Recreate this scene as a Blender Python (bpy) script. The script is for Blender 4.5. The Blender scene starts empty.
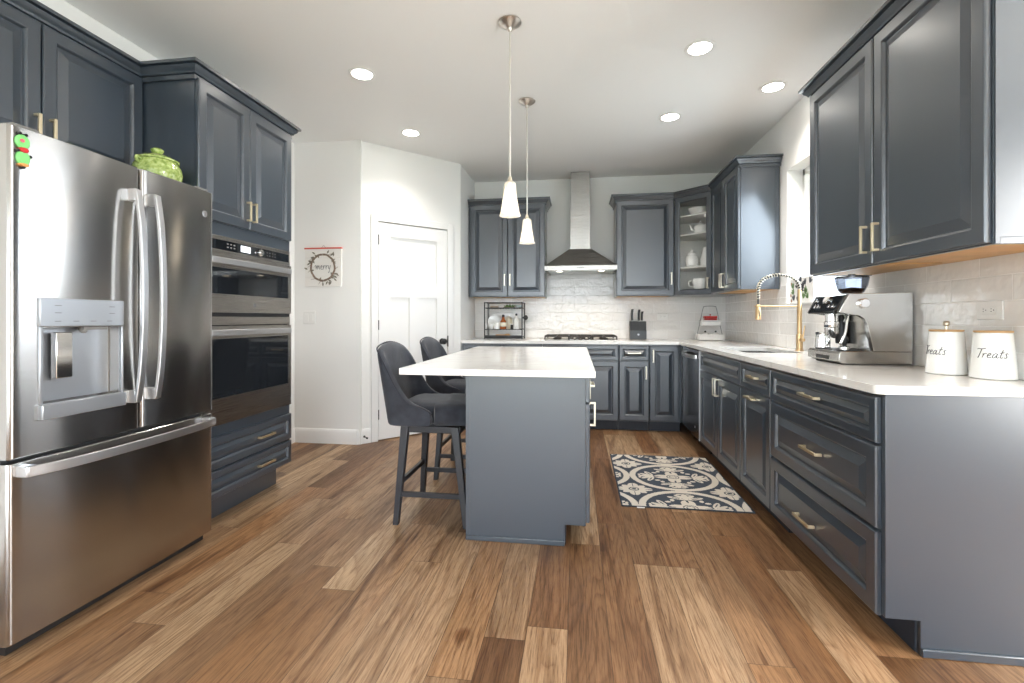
import bpy, bmesh, math, random
from mathutils import Vector, Matrix
PI = math.pi
R = math.radians
random.seed(7)
scn = bpy.context.scene
COL = scn.collection

# ------------------------------------------------------------------ camera
FPX, YAW, HOR, CAMZ = 469.1, 0.1368, 318.8, 1.132
cam = bpy.data.cameras.new('camera')
cam.sensor_fit = 'HORIZONTAL'
cam.sensor_width = 36.0
cam.lens = 36.0 * FPX / 1024.0
cam.shift_y = -(341.5 - HOR) / 1024.0
cam.clip_start = 0.02
camo = bpy.data.objects.new('camera', cam)
COL.objects.link(camo)
camo.location = (0, 0, CAMZ)
camo.rotation_euler = (PI / 2, 0, YAW)
scn.camera = camo

# ------------------------------------------------------------------ view, world, daylight
scn.view_settings.view_transform = 'Standard'
scn.view_settings.look = 'None'
scn.view_settings.gamma = 1.0
scn.view_settings.use_curve_mapping = False
scn.view_settings.exposure = 0.98
scn.cycles.use_denoising = True
scn.cycles.max_bounces = 12
scn.cycles.diffuse_bounces = 7
scn.cycles.glossy_bounces = 5
scn.cycles.transmission_bounces = 6
scn.cycles.transparent_max_bounces = 12
scn.cycles.sample_clamp_indirect = 6.0
scn.cycles.caustics_reflective = False
scn.cycles.caustics_refractive = False

world = bpy.data.worlds.new('overcast_sky')
scn.world = world
world.use_nodes = True
wn = world.node_tree.nodes
wn['Background'].inputs[0].default_value = (0.88, 0.94, 1.0, 1)
wn['Background'].inputs[1].default_value = 4.0


def area(name, loc, rot, sx, sy, power, col):
    l = bpy.data.lights.new(name, 'AREA')
    l.shape = 'RECTANGLE'
    l.size, l.size_y = sx, sy
    l.energy = power
    l.color = col
    o = bpy.data.objects.new(name, l)
    COL.objects.link(o)
    o.location = loc
    o.rotation_euler = rot
    return o


DAY = (0.76, 0.88, 1.0)
DAYN = (1.0, 0.985, 0.96)
area('added_daylight_behind', (-0.35, -2.34, 1.25), (R(90), 0, R(180)), 3.7, 2.1, 235, DAY)         # added lamp at an invented, unseen patio door, faces +Y
area('added_daylight_right', (3.33, 0.30, 1.35), (R(93), 0, R(90)), 1.7, 1.7, 80, DAYN)            # added lamp at an invented, unseen nook window, faces -X
area('daylight_sink_window', (1.71, 3.44, 1.77), (R(62), 0, R(90)), 0.90, 0.95, 10, DAY)

# ------------------------------------------------------------------ material helpers
def new_mat(name):
    m = bpy.data.materials.new(name)
    m.use_nodes = True
    nt = m.node_tree
    b = nt.nodes['Principled BSDF']
    return m, nt, b


def lin(r, g, b):
    f = lambda c: (c / 255 / 12.92) if c / 255 <= 0.04045 else ((c / 255 + 0.055) / 1.055) ** 2.4
    return (f(r), f(g), f(b), 1)


def N(nt, typ, **kw):
    n = nt.nodes.new(typ)
    for k, v in kw.items():
        if k.startswith('i_'):
            n.inputs[k[2:].replace('_', ' ')].default_value = v
        else:
            setattr(n, k, v)
    return n


def L(nt, a, b):
    nt.links.new(a, b)


def math_n(nt, op, a, b=None, c=None):
    n = nt.nodes.new('ShaderNodeMath')
    n.operation = op
    for i, v in enumerate((a, b, c)):
        if v is None:
            continue
        if isinstance(v, (int, float)):
            n.inputs[i].default_value = v
        else:
            nt.links.new(v, n.inputs[i])
    return n.outputs[0]


def ramp(nt, fac, stops):
    n = nt.nodes.new('ShaderNodeValToRGB')
    cr = n.color_ramp
    while len(cr.elements) < len(stops):
        cr.elements.new(0.5)
    for e, (p, c) in zip(cr.elements, stops):
        e.position = p
        e.color = c if len(c) == 4 else (*c, 1)
    if fac is not None:
        nt.links.new(fac, n.inputs[0])
    return n.outputs[0]


def mixc(nt, typ, fac, a, b):
    n = nt.nodes.new('ShaderNodeMix')
    n.data_type = 'RGBA'
    n.blend_type = typ
    for sock, v in ((n.inputs[0], fac), (n.inputs[6], a), (n.inputs[7], b)):
        if isinstance(v, (int, float)):
            sock.default_value = v
        elif isinstance(v, tuple):
            sock.default_value = v
        else:
            nt.links.new(v, sock)
    return n.outputs[2]


def bump(nt, b, height, strength=0.2, dist=0.002):
    n = nt.nodes.new('ShaderNodeBump')
    n.inputs['Strength'].default_value = strength
    n.inputs['Distance'].default_value = dist
    nt.links.new(height, n.inputs['Height'])
    nt.links.new(n.outputs[0], b.inputs['Normal'])


def simple(name, col, rough=0.5, metal=0.0, noise=0.0, nscale=60.0, spec=0.5, var=0.0):
    m, nt, b = new_mat(name)
    b.inputs['Base Color'].default_value = col
    b.inputs['Roughness'].default_value = rough
    b.inputs['Metallic'].default_value = metal
    b.inputs['Specular IOR Level'].default_value = spec
    if noise or var:
        tc = N(nt, 'ShaderNodeTexCoord')
        nz = N(nt, 'ShaderNodeTexNoise')
        nz.inputs['Scale'].default_value = nscale
        nz.inputs['Detail'].default_value = 4
        L(nt, tc.outputs['Object'], nz.inputs['Vector'])
        if noise:
            bump(nt, b, nz.outputs['Fac'], noise, 0.001)
        if var:
            d = tuple(c * (1 - var) for c in col[:3]) + (1,)
            e = tuple(min(1, c * (1 + var)) for c in col[:3]) + (1,)
            L(nt, ramp(nt, nz.outputs['Fac'], [(0.3, d), (0.7, e)]), b.inputs['Base Color'])
    return m


def emit(name, col, strength):
    m, nt, b = new_mat(name)
    b.inputs['Base Color'].default_value = (0.9, 0.9, 0.9, 1)
    b.inputs['Emission Color'].default_value = col
    b.inputs['Emission Strength'].default_value = strength
    return m


def steel(name, col, rough, wavy=0.0, axis='h', aniso=0.6):
    """brushed metal; axis h: brush lines run level, v: upright"""
    m, nt, b = new_mat(name)
    b.inputs['Base Color'].default_value = col
    b.inputs['Metallic'].default_value = 1.0
    b.inputs['Anisotropic'].default_value = aniso
    tc = N(nt, 'ShaderNodeTexCoord')
    mp = N(nt, 'ShaderNodeMapping')
    mp.inputs['Scale'].default_value = (3, 3, 1500) if axis == 'h' else (700, 700, 3)
    L(nt, tc.outputs['Object'], mp.inputs['Vector'])
    nz = N(nt, 'ShaderNodeTexNoise')
    nz.inputs['Scale'].default_value = 1.0
    nz.inputs['Detail'].default_value = 2
    L(nt, mp.outputs[0], nz.inputs['Vector'])
    L(nt, ramp(nt, nz.outputs['Fac'], [(0.3, (rough * .93,) * 3), (0.7, (rough * 1.07,) * 3)]), b.inputs['Roughness'])
    tg = N(nt, 'ShaderNodeTangent', direction_type='RADIAL', axis='Z')
    L(nt, tg.outputs[0], b.inputs['Tangent'])
    if axis == 'h':
        b.inputs['Anisotropic Rotation'].default_value = 0.25
    if wavy:
        n2 = N(nt, 'ShaderNodeTexNoise')
        n2.inputs['Scale'].default_value = 2.2
        n2.inputs['Detail'].default_value = 1
        mp2 = N(nt, 'ShaderNodeMapping')
        mp2.inputs['Scale'].default_value = (1, 1.6, 0.5)
        L(nt, tc.outputs['Object'], mp2.inputs['Vector'])
        L(nt, mp2.outputs[0], n2.inputs['Vector'])
        bump(nt, b, n2.outputs['Fac'], wavy, 0.02)
    return m


# ------------------------------------------------------------------ materials
PAINT = simple('slate_blue_paint', lin(47, 57, 68), 0.34, noise=0.03, nscale=140, spec=0.7)
_p = PAINT.node_tree.nodes['Principled BSDF']
_p.inputs['Coat Weight'].default_value = 1.0
_p.inputs['Coat IOR'].default_value = 1.55
_p.inputs['Coat Roughness'].default_value = 0.28
PAINT_IN = simple('cabinet_inside_grey', lin(214, 214, 210), 0.5)
TOE = simple('toe_kick_dark', lin(40, 46, 56), 0.55)
WOODU = simple('maple_underside', lin(206, 160, 104), 0.45, var=0.12, nscale=9)
BRASS = simple('champagne_brass', (0.82, 0.70, 0.49, 1), 0.36, 1.0)
NICKEL = simple('pale_nickel', (0.70, 0.65, 0.54, 1), 0.32, 1.0)
GOLD = simple('brushed_gold', (0.70, 0.50, 0.28, 1), 0.34, 1.0)
WALLP = simple('wall_paint', (0.84, 0.84, 0.825, 1), 0.75, noise=0.02, nscale=250)
CEILP = simple('ceiling_paint', (0.88, 0.88, 0.875, 1), 0.85, noise=0.03, nscale=180)
TRIMW = simple('white_trim_paint', (0.84, 0.84, 0.83, 1), 0.35)
WHITEC = simple('white_ceramic', (0.86, 0.86, 0.84, 1), 0.12)
WHITEP = simple('white_plastic', (0.80, 0.80, 0.78, 1), 0.35)
BLACKM = simple('matte_black', (0.012, 0.012, 0.013, 1), 0.45)
BLACKG = simple('black_glass', (0.010, 0.012, 0.015, 1), 0.04, spec=0.6)
BLACKW = simple('espresso_black_wood', lin(38, 39, 44), 0.42)
IRON = simple('cast_iron', lin(46, 38, 33), 0.5, noise=0.1, nscale=300)
CHROME = simple('chrome', (0.78, 0.78, 0.78, 1), 0.10, 1.0)
STEELH = steel('stainless_level_grain', (0.50, 0.49, 0.48, 1), 0.20, wavy=0.30, aniso=0.75)
STEELP = steel('stainless_plain', (0.47, 0.45, 0.425, 1), 0.28)
STEELC = steel('hood_stainless', (0.37, 0.355, 0.335, 1), 0.28)
STEELB = steel('stainless_handle', (0.66, 0.665, 0.68, 1), 0.34, aniso=0.2)
STEELD = steel('stainless_dark_reflection', (0.17, 0.17, 0.18, 1), 0.22)  # plain stainless; dark base colour imitates its reflection of the island
STEELS = simple('smooth_steel', (0.58, 0.57, 0.55, 1), 0.22, 1.0)
PANELG = simple('dispenser_silver', (0.40, 0.415, 0.44, 1), 0.34, 0.8)
GREYM = simple('warm_grey_mark', lin(120, 118, 115), 0.5)
RED = simple('red_enamel', lin(196, 36, 36), 0.35)
DKTXT = simple('dark_lettering', lin(52, 50, 52), 0.6)
LIDW = simple('bamboo_lid', lin(196, 156, 106), 0.5, var=0.12, nscale=30)
CARD = simple('knife_block_slate', lin(66, 70, 74), 0.45)


def m_quartz():
    m, nt, b = new_mat('white_quartz')
    tc = N(nt, 'ShaderNodeTexCoord')
    nz = N(nt, 'ShaderNodeTexNoise')
    nz.inputs['Scale'].default_value = 1.4
    nz.inputs['Detail'].default_value = 8
    nz.inputs['Distortion'].default_value = 1.6
    L(nt, tc.outputs['Object'], nz.inputs['Vector'])
    v = math_n(nt, 'ABSOLUTE', math_n(nt, 'SUBTRACT', nz.outputs['Fac'], 0.5))
    c = ramp(nt, v, [(0.0, (0.74, 0.73, 0.71)), (0.025, (0.84, 0.83, 0.81)), (0.5, (0.86, 0.855, 0.835))])
    L(nt, c, b.inputs['Base Color'])
    b.inputs['Roughness'].default_value = 0.10
    return m


QUARTZ = m_quartz()


def m_floor():
    m, nt, b = new_mat('vinyl_oak_planks')
    PW, PL = 0.147, 1.22
    tc = N(nt, 'ShaderNodeTexCoord')
    sp = N(nt, 'ShaderNodeSeparateXYZ')
    L(nt, tc.outputs['Object'], sp.inputs[0])
    x, y = sp.outputs[0], sp.outputs[1]
    xr = math_n(nt, 'DIVIDE', math_n(nt, 'ADD', x, 30.02), PW)
    row = math_n(nt, 'FLOOR', xr)
    fx = math_n(nt, 'FRACT', xr)
    wn1 = N(nt, 'ShaderNodeTexWhiteNoise', noise_dimensions='1D')
    L(nt, row, wn1.inputs['W'])
    yr = math_n(nt, 'ADD', math_n(nt, 'DIVIDE', math_n(nt, 'ADD', y, 40.0), PL), math_n(nt, 'MULTIPLY', wn1.outputs['Value'], 7.0))
    colm = math_n(nt, 'FLOOR', yr)
    fy = math_n(nt, 'FRACT', yr)
    cb = N(nt, 'ShaderNodeCombineXYZ')
    L(nt, row, cb.inputs[0]); L(nt, colm, cb.inputs[1])
    wn2 = N(nt, 'ShaderNodeTexWhiteNoise', noise_dimensions='3D')
    L(nt, cb.outputs[0], wn2.inputs['Vector'])
    rnd = wn2.outputs['Value']
    sc = N(nt, 'ShaderNodeSeparateColor')
    L(nt, wn2.outputs['Color'], sc.inputs[0])
    # per plank coordinates
    cv = N(nt, 'ShaderNodeCombineXYZ')
    L(nt, math_n(nt, 'ADD', x, math_n(nt, 'MULTIPLY', rnd, 37.0)), cv.inputs[0])
    L(nt, math_n(nt, 'ADD', y, math_n(nt, 'MULTIPLY', sc.outputs[1], 53.0)), cv.inputs[1])
    L(nt, math_n(nt, 'MULTIPLY', sc.outputs[2], 11.0), cv.inputs[2])

    def noise(scx, scy, detail, dist=0.0, rough=0.55):
        mp = N(nt, 'ShaderNodeMapping')
        mp.inputs['Scale'].default_value = (scx, scy, 1)
        L(nt, cv.outputs[0], mp.inputs['Vector'])
        n = N(nt, 'ShaderNodeTexNoise')
        n.inputs['Scale'].default_value = 1.0
        n.inputs['Detail'].default_value = detail
        n.inputs['Roughness'].default_value = rough
        n.inputs['Distortion'].default_value = dist
        L(nt, mp.outputs[0], n.inputs['Vector'])
        return n.outputs['Fac']
    broad = noise(12.0, 0.7, 4, 0.8)
    tone = noise(4.0, 0.8, 2, 0.3)
    fig = noise(5.5, 0.55, 2, 0.25)
    rings = math_n(nt, 'FRACT', math_n(nt, 'MULTIPLY', fig, 17.0))
    warp = noise(60.0, 2.5, 3, 0.0)
    fine = noise(210.0, 7.0, 4, 0.1, 0.65)
    pores = noise(520.0, 22.0, 2)
    knot = noise(9.0, 4.0, 1, 0.0)
    base = ramp(nt, rnd, [(0.0, lin(102, 74, 51)), (0.2, lin(132, 100, 70)), (0.38, lin(158, 131, 103)),
                          (0.55, lin(122, 88, 58)), (0.75, lin(172, 147, 118)), (0.9, lin(140, 106, 74)), (1.0, lin(120, 95, 72))])
    c = mixc(nt, 'MULTIPLY', 1.0, base, ramp(nt, tone, [(0.3, (0.78, 0.74, 0.70)), (0.5, (1.0, 1.0, 1.0)), (0.72, (1.16, 1.12, 1.08))]))
    streak = ramp(nt, broad, [(0.28, (0.26, 0.19, 0.145)), (0.37, (0.58, 0.49, 0.41)), (0.45, (0.96, 0.95, 0.94)), (0.70, (1.16, 1.15, 1.14))])
    c = mixc(nt, 'MULTIPLY', 0.9, c, streak)
    rg = ramp(nt, math_n(nt, 'ADD', rings, math_n(nt, 'MULTIPLY', math_n(nt, 'SUBTRACT', warp, .5), .35)), [(0.0, (0.66, 0.56, 0.48)), (0.10, (0.80, 0.74, 0.69)), (0.40, (1.02, 1.02, 1.02)), (0.85, (1.08, 1.07, 1.06)), (1.0, (0.78, 0.70, 0.64))])
    c = mixc(nt, 'MULTIPLY', 0.75, c, rg)
    fg = ramp(nt, fine, [(0.36, (0.56, 0.49, 0.43)), (0.49, (1.0, 0.99, 0.98)), (0.66, (1.16, 1.15, 1.14))])
    c = mixc(nt, 'MULTIPLY', 0.85, c, fg)
    pg = ramp(nt, pores, [(0.36, (0.72, 0.68, 0.65)), (0.48, (1, 1, 1))])
    c = mixc(nt, 'MULTIPLY', 0.7, c, pg)
    kn = ramp(nt, knot, [(0.0, (1, 1, 1)), (0.74, (1, 1, 1)), (0.80, (0.55, 0.45, 0.38))])
    c = mixc(nt, 'MULTIPLY', 0.9, c, kn)
    # seams
    ex = math_n(nt, 'MULTIPLY', math_n(nt, 'MINIMUM', fx, math_n(nt, 'SUBTRACT', 1.0, fx)), PW)
    ey = math_n(nt, 'MULTIPLY', math_n(nt, 'MINIMUM', fy, math_n(nt, 'SUBTRACT', 1.0, fy)), PL)
    e = math_n(nt, 'MINIMUM', ex, ey)
    seam = math_n(nt, 'LESS_THAN', e, 0.0011)
    c = mixc(nt, 'MIX', math_n(nt, 'MULTIPLY', seam, 0.75), c, lin(62, 44, 30))
    L(nt, c, b.inputs['Base Color'])
    L(nt, ramp(nt, fine, [(0.3, (0.48,) * 3), (0.7, (0.36,) * 3)]), b.inputs['Roughness'])
    b.inputs['Specular IOR Level'].default_value = 0.4
    hgt = math_n(nt, 'SUBTRACT', fine, math_n(nt, 'MULTIPLY', seam, 0.8))
    bump(nt, b, hgt, 0.12, 0.0015)
    return m


FLOORM = m_floor()


def m_tile(name, horiz):
    """glossy hand-made white tile; horiz = which object axis runs level"""
    m, nt, b = new_mat(name)
    tc = N(nt, 'ShaderNodeTexCoord')
    sp = N(nt, 'ShaderNodeSeparateXYZ')
    L(nt, tc.outputs['Object'], sp.inputs[0])
    cb = N(nt, 'ShaderNodeCombineXYZ')
    L(nt, math_n(nt, 'ADD', sp.outputs[horiz], 0.02 if horiz == 0 else 0.04), cb.inputs[0])
    L(nt, math_n(nt, 'SUBTRACT', sp.outputs[2], 0.907), cb.inputs[1])
    bk = N(nt, 'ShaderNodeTexBrick')
    bk.offset = 0.5
    bk.inputs['Scale'].default_value = 1.0
    bk.inputs['Mortar Size'].default_value = 0.0022
    bk.inputs['Mortar Smooth'].default_value = 0.25
    bk.inputs['Brick Width'].default_value = 0.292
    bk.inputs['Row Height'].default_value = 0.0985
    bk.inputs['Color1'].default_value = (0.82, 0.81, 0.79, 1)
    bk.inputs['Color2'].default_value = (0.76, 0.745, 0.72, 1)
    bk.inputs['Mortar'].default_value = (0.86, 0.855, 0.84, 1)
    L(nt, cb.outputs[0], bk.inputs['Vector'])
    L(nt, bk.outputs['Color'], b.inputs['Base Color'])
    L(nt, ramp(nt, bk.outputs['Fac'], [(0.0, (0.09,) * 3), (1.0, (0.6,) * 3)]), b.inputs['Roughness'])
    nz = N(nt, 'ShaderNodeTexNoise')
    nz.inputs['Scale'].default_value = 22
    nz.inputs['Detail'].default_value = 1.5
    L(nt, tc.outputs['Object'], nz.inputs['Vector'])
    h = math_n(nt, 'SUBTRACT', math_n(nt, 'MULTIPLY', nz.outputs['Fac'], 1.3), math_n(nt, 'MULTIPLY', bk.outputs['Fac'], 0.5))
    bump(nt, b, h, 0.6, 0.006)
    return m


TILE_B = m_tile('tile_glaze_back', 0)
TILE_R = m_tile('tile_glaze_right', 1)


def m_glass(name, tint=(1, 1, 1, 1), refl=0.09, rough=0.0):
    m = bpy.data.materials.new(name)
    m.use_nodes = True
    nt = m.node_tree
    nt.nodes.remove(nt.nodes['Principled BSDF'])
    out = nt.nodes['Material Output']
    tr = N(nt, 'ShaderNodeBsdfTransparent'); tr.inputs[0].default_value = tint
    gl = N(nt, 'ShaderNodeBsdfGlossy'); gl.inputs['Roughness'].default_value = rough
    fr = N(nt, 'ShaderNodeLayerWeight'); fr.inputs[0].default_value = 0.5
    mx = N(nt, 'ShaderNodeMixShader')
    L(nt, math_n(nt, 'ADD', math_n(nt, 'MULTIPLY', math_n(nt, 'POWER', fr.outputs[1], 5.0), .6), refl * .4), mx.inputs[0]); L(nt, tr.outputs[0], mx.inputs[1]); L(nt, gl.outputs[0], mx.inputs[2])
    L(nt, mx.outputs[0], out.inputs[0])
    return m


GLASS = m_glass('clear_glass')
SMOKE = m_glass('smoked_plastic', (0.62, 0.64, 0.68, 1), 0.1, 0.05)


def m_shade():
    m = bpy.data.materials.new('frosted_shade_glass')
    m.use_nodes = True
    nt = m.node_tree
    nt.nodes.remove(nt.nodes['Principled BSDF'])
    out = nt.nodes['Material Output']
    tr = N(nt, 'ShaderNodeBsdfTransparent'); tr.inputs[0].default_value = (0.95, 0.94, 0.92, 1)
    tl = N(nt, 'ShaderNodeBsdfTranslucent'); tl.inputs[0].default_value = (0.92, 0.90, 0.86, 1)
    df = N(nt, 'ShaderNodeBsdfDiffuse'); df.inputs[0].default_value = (0.85, 0.84, 0.82, 1)
    gl = N(nt, 'ShaderNodeBsdfGlossy'); gl.inputs['Roughness'].default_value = 0.08
    a = N(nt, 'ShaderNodeMixShader'); a.inputs[0].default_value = 0.5
    L(nt, tl.outputs[0], a.inputs[1]); L(nt, df.outputs[0], a.inputs[2])
    bmix = N(nt, 'ShaderNodeMixShader'); bmix.inputs[0].default_value = 0.38
    L(nt, tr.outputs[0], bmix.inputs[1]); L(nt, a.outputs[0], bmix.inputs[2])
    cmix = N(nt, 'ShaderNodeMixShader'); cmix.inputs[0].default_value = 0.08
    L(nt, bmix.outputs[0], cmix.inputs[1]); L(nt, gl.outputs[0], cmix.inputs[2])
    L(nt, cmix.outputs[0], out.inputs[0])
    return m


SHADE = m_shade()
BULB = emit('lit_bulb', (1.0, 0.86, 0.66, 1), 3.6)
LENS = emit('lit_downlight_lens', (1.0, 0.95, 0.87, 1), 14.0)
HOODL = emit('lit_hood_lamp', (1.0, 0.86, 0.66, 1), 5.0)
DISP = emit('lit_display', (0.75, 0.82, 0.95, 1), 0.7)


def m_fabric():
    m, nt, b = new_mat('charcoal_upholstery')
    tc = N(nt, 'ShaderNodeTexCoord')
    nz = N(nt, 'ShaderNodeTexNoise'); nz.inputs['Scale'].default_value = 14; nz.inputs['Detail'].default_value = 6
    n2 = N(nt, 'ShaderNodeTexNoise'); n2.inputs['Scale'].default_value = 600; n2.inputs['Detail'].default_value = 2
    L(nt, tc.outputs['Object'], nz.inputs['Vector']); L(nt, tc.outputs['Object'], n2.inputs['Vector'])
    c = ramp(nt, nz.outputs['Fac'], [(0.3, lin(42, 44, 51)), (0.7, lin(64, 67, 75))])
    L(nt, c, b.inputs['Base Color'])
    b.inputs['Roughness'].default_value = 0.9
    b.inputs['Sheen Weight'].default_value = 0.25
    b.inputs['Sheen Roughness'].default_value = 0.5
    b.inputs['Specular IOR Level'].default_value = 0.2
    bump(nt, b, n2.outputs['Fac'], 0.3, 0.001)
    return m


FABRIC = m_fabric()
FABRICD = simple('charcoal_piping', lin(44, 46, 54), 0.85)


def m_green():
    m, nt, b = new_mat('speckled_green_glaze')
    tc = N(nt, 'ShaderNodeTexCoord')
    nz = N(nt, 'ShaderNodeTexNoise'); nz.inputs['Scale'].default_value = 60; nz.inputs['Detail'].default_value = 5
    L(nt, tc.outputs['Object'], nz.inputs['Vector'])
    c = ramp(nt, nz.outputs['Fac'], [(0.3, lin(112, 136, 60)), (0.5, lin(156, 174, 98)), (0.7, lin(190, 202, 140))])
    L(nt, c, b.inputs['Base Color'])
    b.inputs['Roughness'].default_value = 0.15
    vo = N(nt, 'ShaderNodeTexVoronoi'); vo.inputs['Scale'].default_value = 90
    L(nt, tc.outputs['Object'], vo.inputs['Vector'])
    bump(nt, b, vo.outputs['Distance'], 0.3, 0.003)
    return m


GREENG = m_green()
GREENL = simple('leaf_green', lin(104, 140, 84), 0.5)
AMBER = simple('amber_glass', lin(150, 78, 30), 0.1)
CREAM = simple('cream_glaze', lin(228, 220, 200), 0.3)
CHARC = simple('grey_print_ink', lin(84, 86, 92), 0.6)
CANV = simple('canvas_white', lin(232, 230, 226), 0.7)
TERRA = simple('terracotta_ink', lin(188, 142, 116), 0.7)
BARK = simple('twig_brown', lin(132, 116, 102), 0.8)
LEAFG = simple('dusty_leaf', lin(128, 124, 112), 0.8)
BERRY = simple('rust_berry', lin(180, 110, 80), 0.6)
SIGNR = simple('red_sign_rail', lin(205, 92, 80), 0.6)
LIME = simple('lime_enamel', lin(126, 208, 120), 0.3)
COFFEE = simple('roast_beans', lin(98, 62, 38), 0.5, noise=0.6, nscale=120)

# ------------------------------------------------------------------ mesh helpers
ROOT = {}


class MB:
    def __init__(s):
        s.bm = bmesh.new()

    def box(s, x0, y0, z0, x1, y1, z1):
        if x1 < x0: x0, x1 = x1, x0
        if y1 < y0: y0, y1 = y1, y0
        if z1 < z0: z0, z1 = z1, z0
        v = [s.bm.verts.new(p) for p in ((x0, y0, z0), (x1, y0, z0), (x1, y1, z0), (x0, y1, z0), (x0, y0, z1), (x1, y0, z1), (x1, y1, z1), (x0, y1, z1))]
        for f in ((0, 3, 2, 1), (4, 5, 6, 7), (0, 1, 5, 4), (1, 2, 6, 5), (2, 3, 7, 6), (3, 0, 4, 7)):
            s.bm.faces.new([v[i] for i in f])
        return s

    def loft(s, rings, cap=True, closed=True):
        rv = [[s.bm.verts.new(p) for p in r] for r in rings]
        n = len(rv[0])
        for a, b in zip(rv, rv[1:]):
            for i in range(n if closed else n - 1):
                j = (i + 1) % n
                s.bm.faces.new((a[i], a[j], b[j], b[i]))
        if cap:
            s.bm.faces.new(list(reversed(rv[0])))
            s.bm.faces.new(rv[-1])
        return s

    def prism(s, poly, axis, a0, a1):
        """poly in the two other axes (in x,y,z order), extruded along axis"""
        def P(p, a):
            if axis == 'x': return (a, p[0], p[1])
            if axis == 'y': return (p[0], a, p[1])
            return (p[0], p[1], a)
        return s.loft([[P(p, a0) for p in poly], [P(p, a1) for p in poly]])

    def lathe(s, prof, c=(0, 0, 0), seg=24, axis='z', cap=True):
        rings = []
        for r, h in prof:
            ring = []
            for k in range(seg):
                t = 2 * PI * k / seg
                a, b_ = r * math.cos(t), r * math.sin(t)
                if axis == 'z': p = (c[0] + a, c[1] + b_, c[2] + h)
                elif axis == 'x': p = (c[0] + h, c[1] + a, c[2] + b_)
                else: p = (c[0] + a, c[1] + h, c[2] + b_)
                ring.append(p)
            rings.append(ring)
        return s.loft(rings, cap)

    def tube(s, pts, r, seg=8, closed=False):
        pts = [Vector(p) for p in pts]
        n = len(pts)
        rr = r if isinstance(r, (list, tuple)) else [r] * n
        up = None
        rings = []
        for i in range(n):
            if closed:
                t = (pts[(i + 1) % n] - pts[i - 1]).normalized()
            else:
                t = (pts[min(i + 1, n - 1)] - pts[max(i - 1, 0)]).normalized()
            if up is None:
                up = Vector((0, 0, 1)) if abs(t.z) < 0.9 else Vector((1, 0, 0))
            up = (up - t * up.dot(t)).normalized()
            w = t.cross(up)
            rings.append([tuple(pts[i] + (up * math.cos(2 * PI * k / seg) + w * math.sin(2 * PI * k / seg)) * rr[i]) for k in range(seg)])
        if closed:
            rings.append(rings[0])
        return s.loft(rings, cap=not closed)

    def ribbon(s, pts, wdir, w, t):
        """rectangular bar swept along pts; w along wdir, t across"""
        pts = [Vector(p) for p in pts]
        wd = Vector(wdir).normalized()
        rings = []
        for i in range(len(pts)):
            tg = (pts[min(i + 1, len(pts) - 1)] - pts[max(i - 1, 0)]).normalized()
            nn = tg.cross(wd).normalized()
            rings.append([tuple(pts[i] + wd * a * w / 2 + nn * b_ * t / 2) for a, b_ in ((-1, -1), (1, -1), (1, 1), (-1, 1))])
        return s.loft(rings)

    def beam(s, p0, p1, a0, a1):
        """square tapering beam, level cut ends"""
        rings = []
        for p, a in ((p0, a0), (p1, a1)):
            h = a / 2
            rings.append([(p[0] - h, p[1] - h, p[2]), (p[0] + h, p[1] - h, p[2]), (p[0] + h, p[1] + h, p[2]), (p[0] - h, p[1] + h, p[2])])
        return s.loft(rings)

    def sphere(s, c, r, sz=1.0, seg=12):
        prof = []
        for i in range(seg + 1):
            t = PI * i / seg
            prof.append((max(1e-4, r * math.sin(t)), -r * sz * math.cos(t)))
        return s.lathe(prof, c, seg * 2)

    def rings_panel(s, x0, z0, x1, z1, prof, y=0.0, cap=True, back=True):
        """door face: concentric mitred rectangles, prof = (inset, out)"""
        rings = []
        for i, o in prof:
            rings.append([(x0 + i, y - o, z0 + i), (x1 - i, y - o, z0 + i), (x1 - i, y - o, z1 - i), (x0 + i, y - o, z1 - i)])
        rv = [[s.bm.verts.new(p) for p in r] for r in rings]
        for a, b_ in zip(rv, rv[1:]):
            for i in range(4):
                j = (i + 1) % 4
                s.bm.faces.new((a[i], a[j], b_[j], b_[i]))
        if cap: s.bm.faces.new(rv[-1])
        if back: s.bm.faces.new(list(reversed(rv[0])))
        return s

    def sweep(s, path, prof, i0=0, i1=None):
        """moulding along a plan path, profile (out to the right of travel, z), mitred"""
        n = len(path)
        i1 = n - 1 if i1 is None else i1
        P = [Vector(p) for p in path]

        def off(i, o):
            ds = []
            if i > 0: ds.append((P[i] - P[i - 1]).normalized())
            if i < n - 1: ds.append((P[i + 1] - P[i]).normalized())
            ns = [Vector((d.y, -d.x)) for d in ds]
            if len(ns) == 1: return P[i] + ns[0] * o
            m_ = ns[0] + ns[1]
            return P[i] + m_ * (o / (m_.dot(ns[0])))
        rings = []
        for i in range(i0, i1 + 1):
            rings.append([(*off(i, o), z) for o, z in prof])
        return s.loft(rings)

    def xf(s, M):
        bmesh.ops.transform(s.bm, matrix=M, verts=s.bm.verts)
        return s

    def build(s, name, mat, parent=None, bevel=0.0, seg=2, smooth=38, sub=0, world=True):
        bm = s.bm
        if world and parent is not None:
            p = parent
            while p.parent is not None: p = p.parent
            M = ROOT.get(p.name)
            if M is not None:
                bmesh.ops.transform(bm, matrix=M.inverted(), verts=bm.verts)
        bmesh.ops.recalc_face_normals(bm, faces=bm.faces)
        me = bpy.data.meshes.new(name)
        bm.to_mesh(me)
        bm.free()
        me.materials.append(mat)
        if smooth:
            for p in me.polygons: p.use_smooth = True
            me.set_sharp_from_angle(angle=R(smooth))
        o = bpy.data.objects.new(name, me)
        COL.objects.link(o)
        if parent is not None: o.parent = parent
        if bevel:
            md = o.modifiers.new('edge', 'BEVEL')
            md.width = bevel; md.segments = seg; md.limit_method = 'ANGLE'; md.angle_limit = R(40)
            md.harden_normals = False
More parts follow.
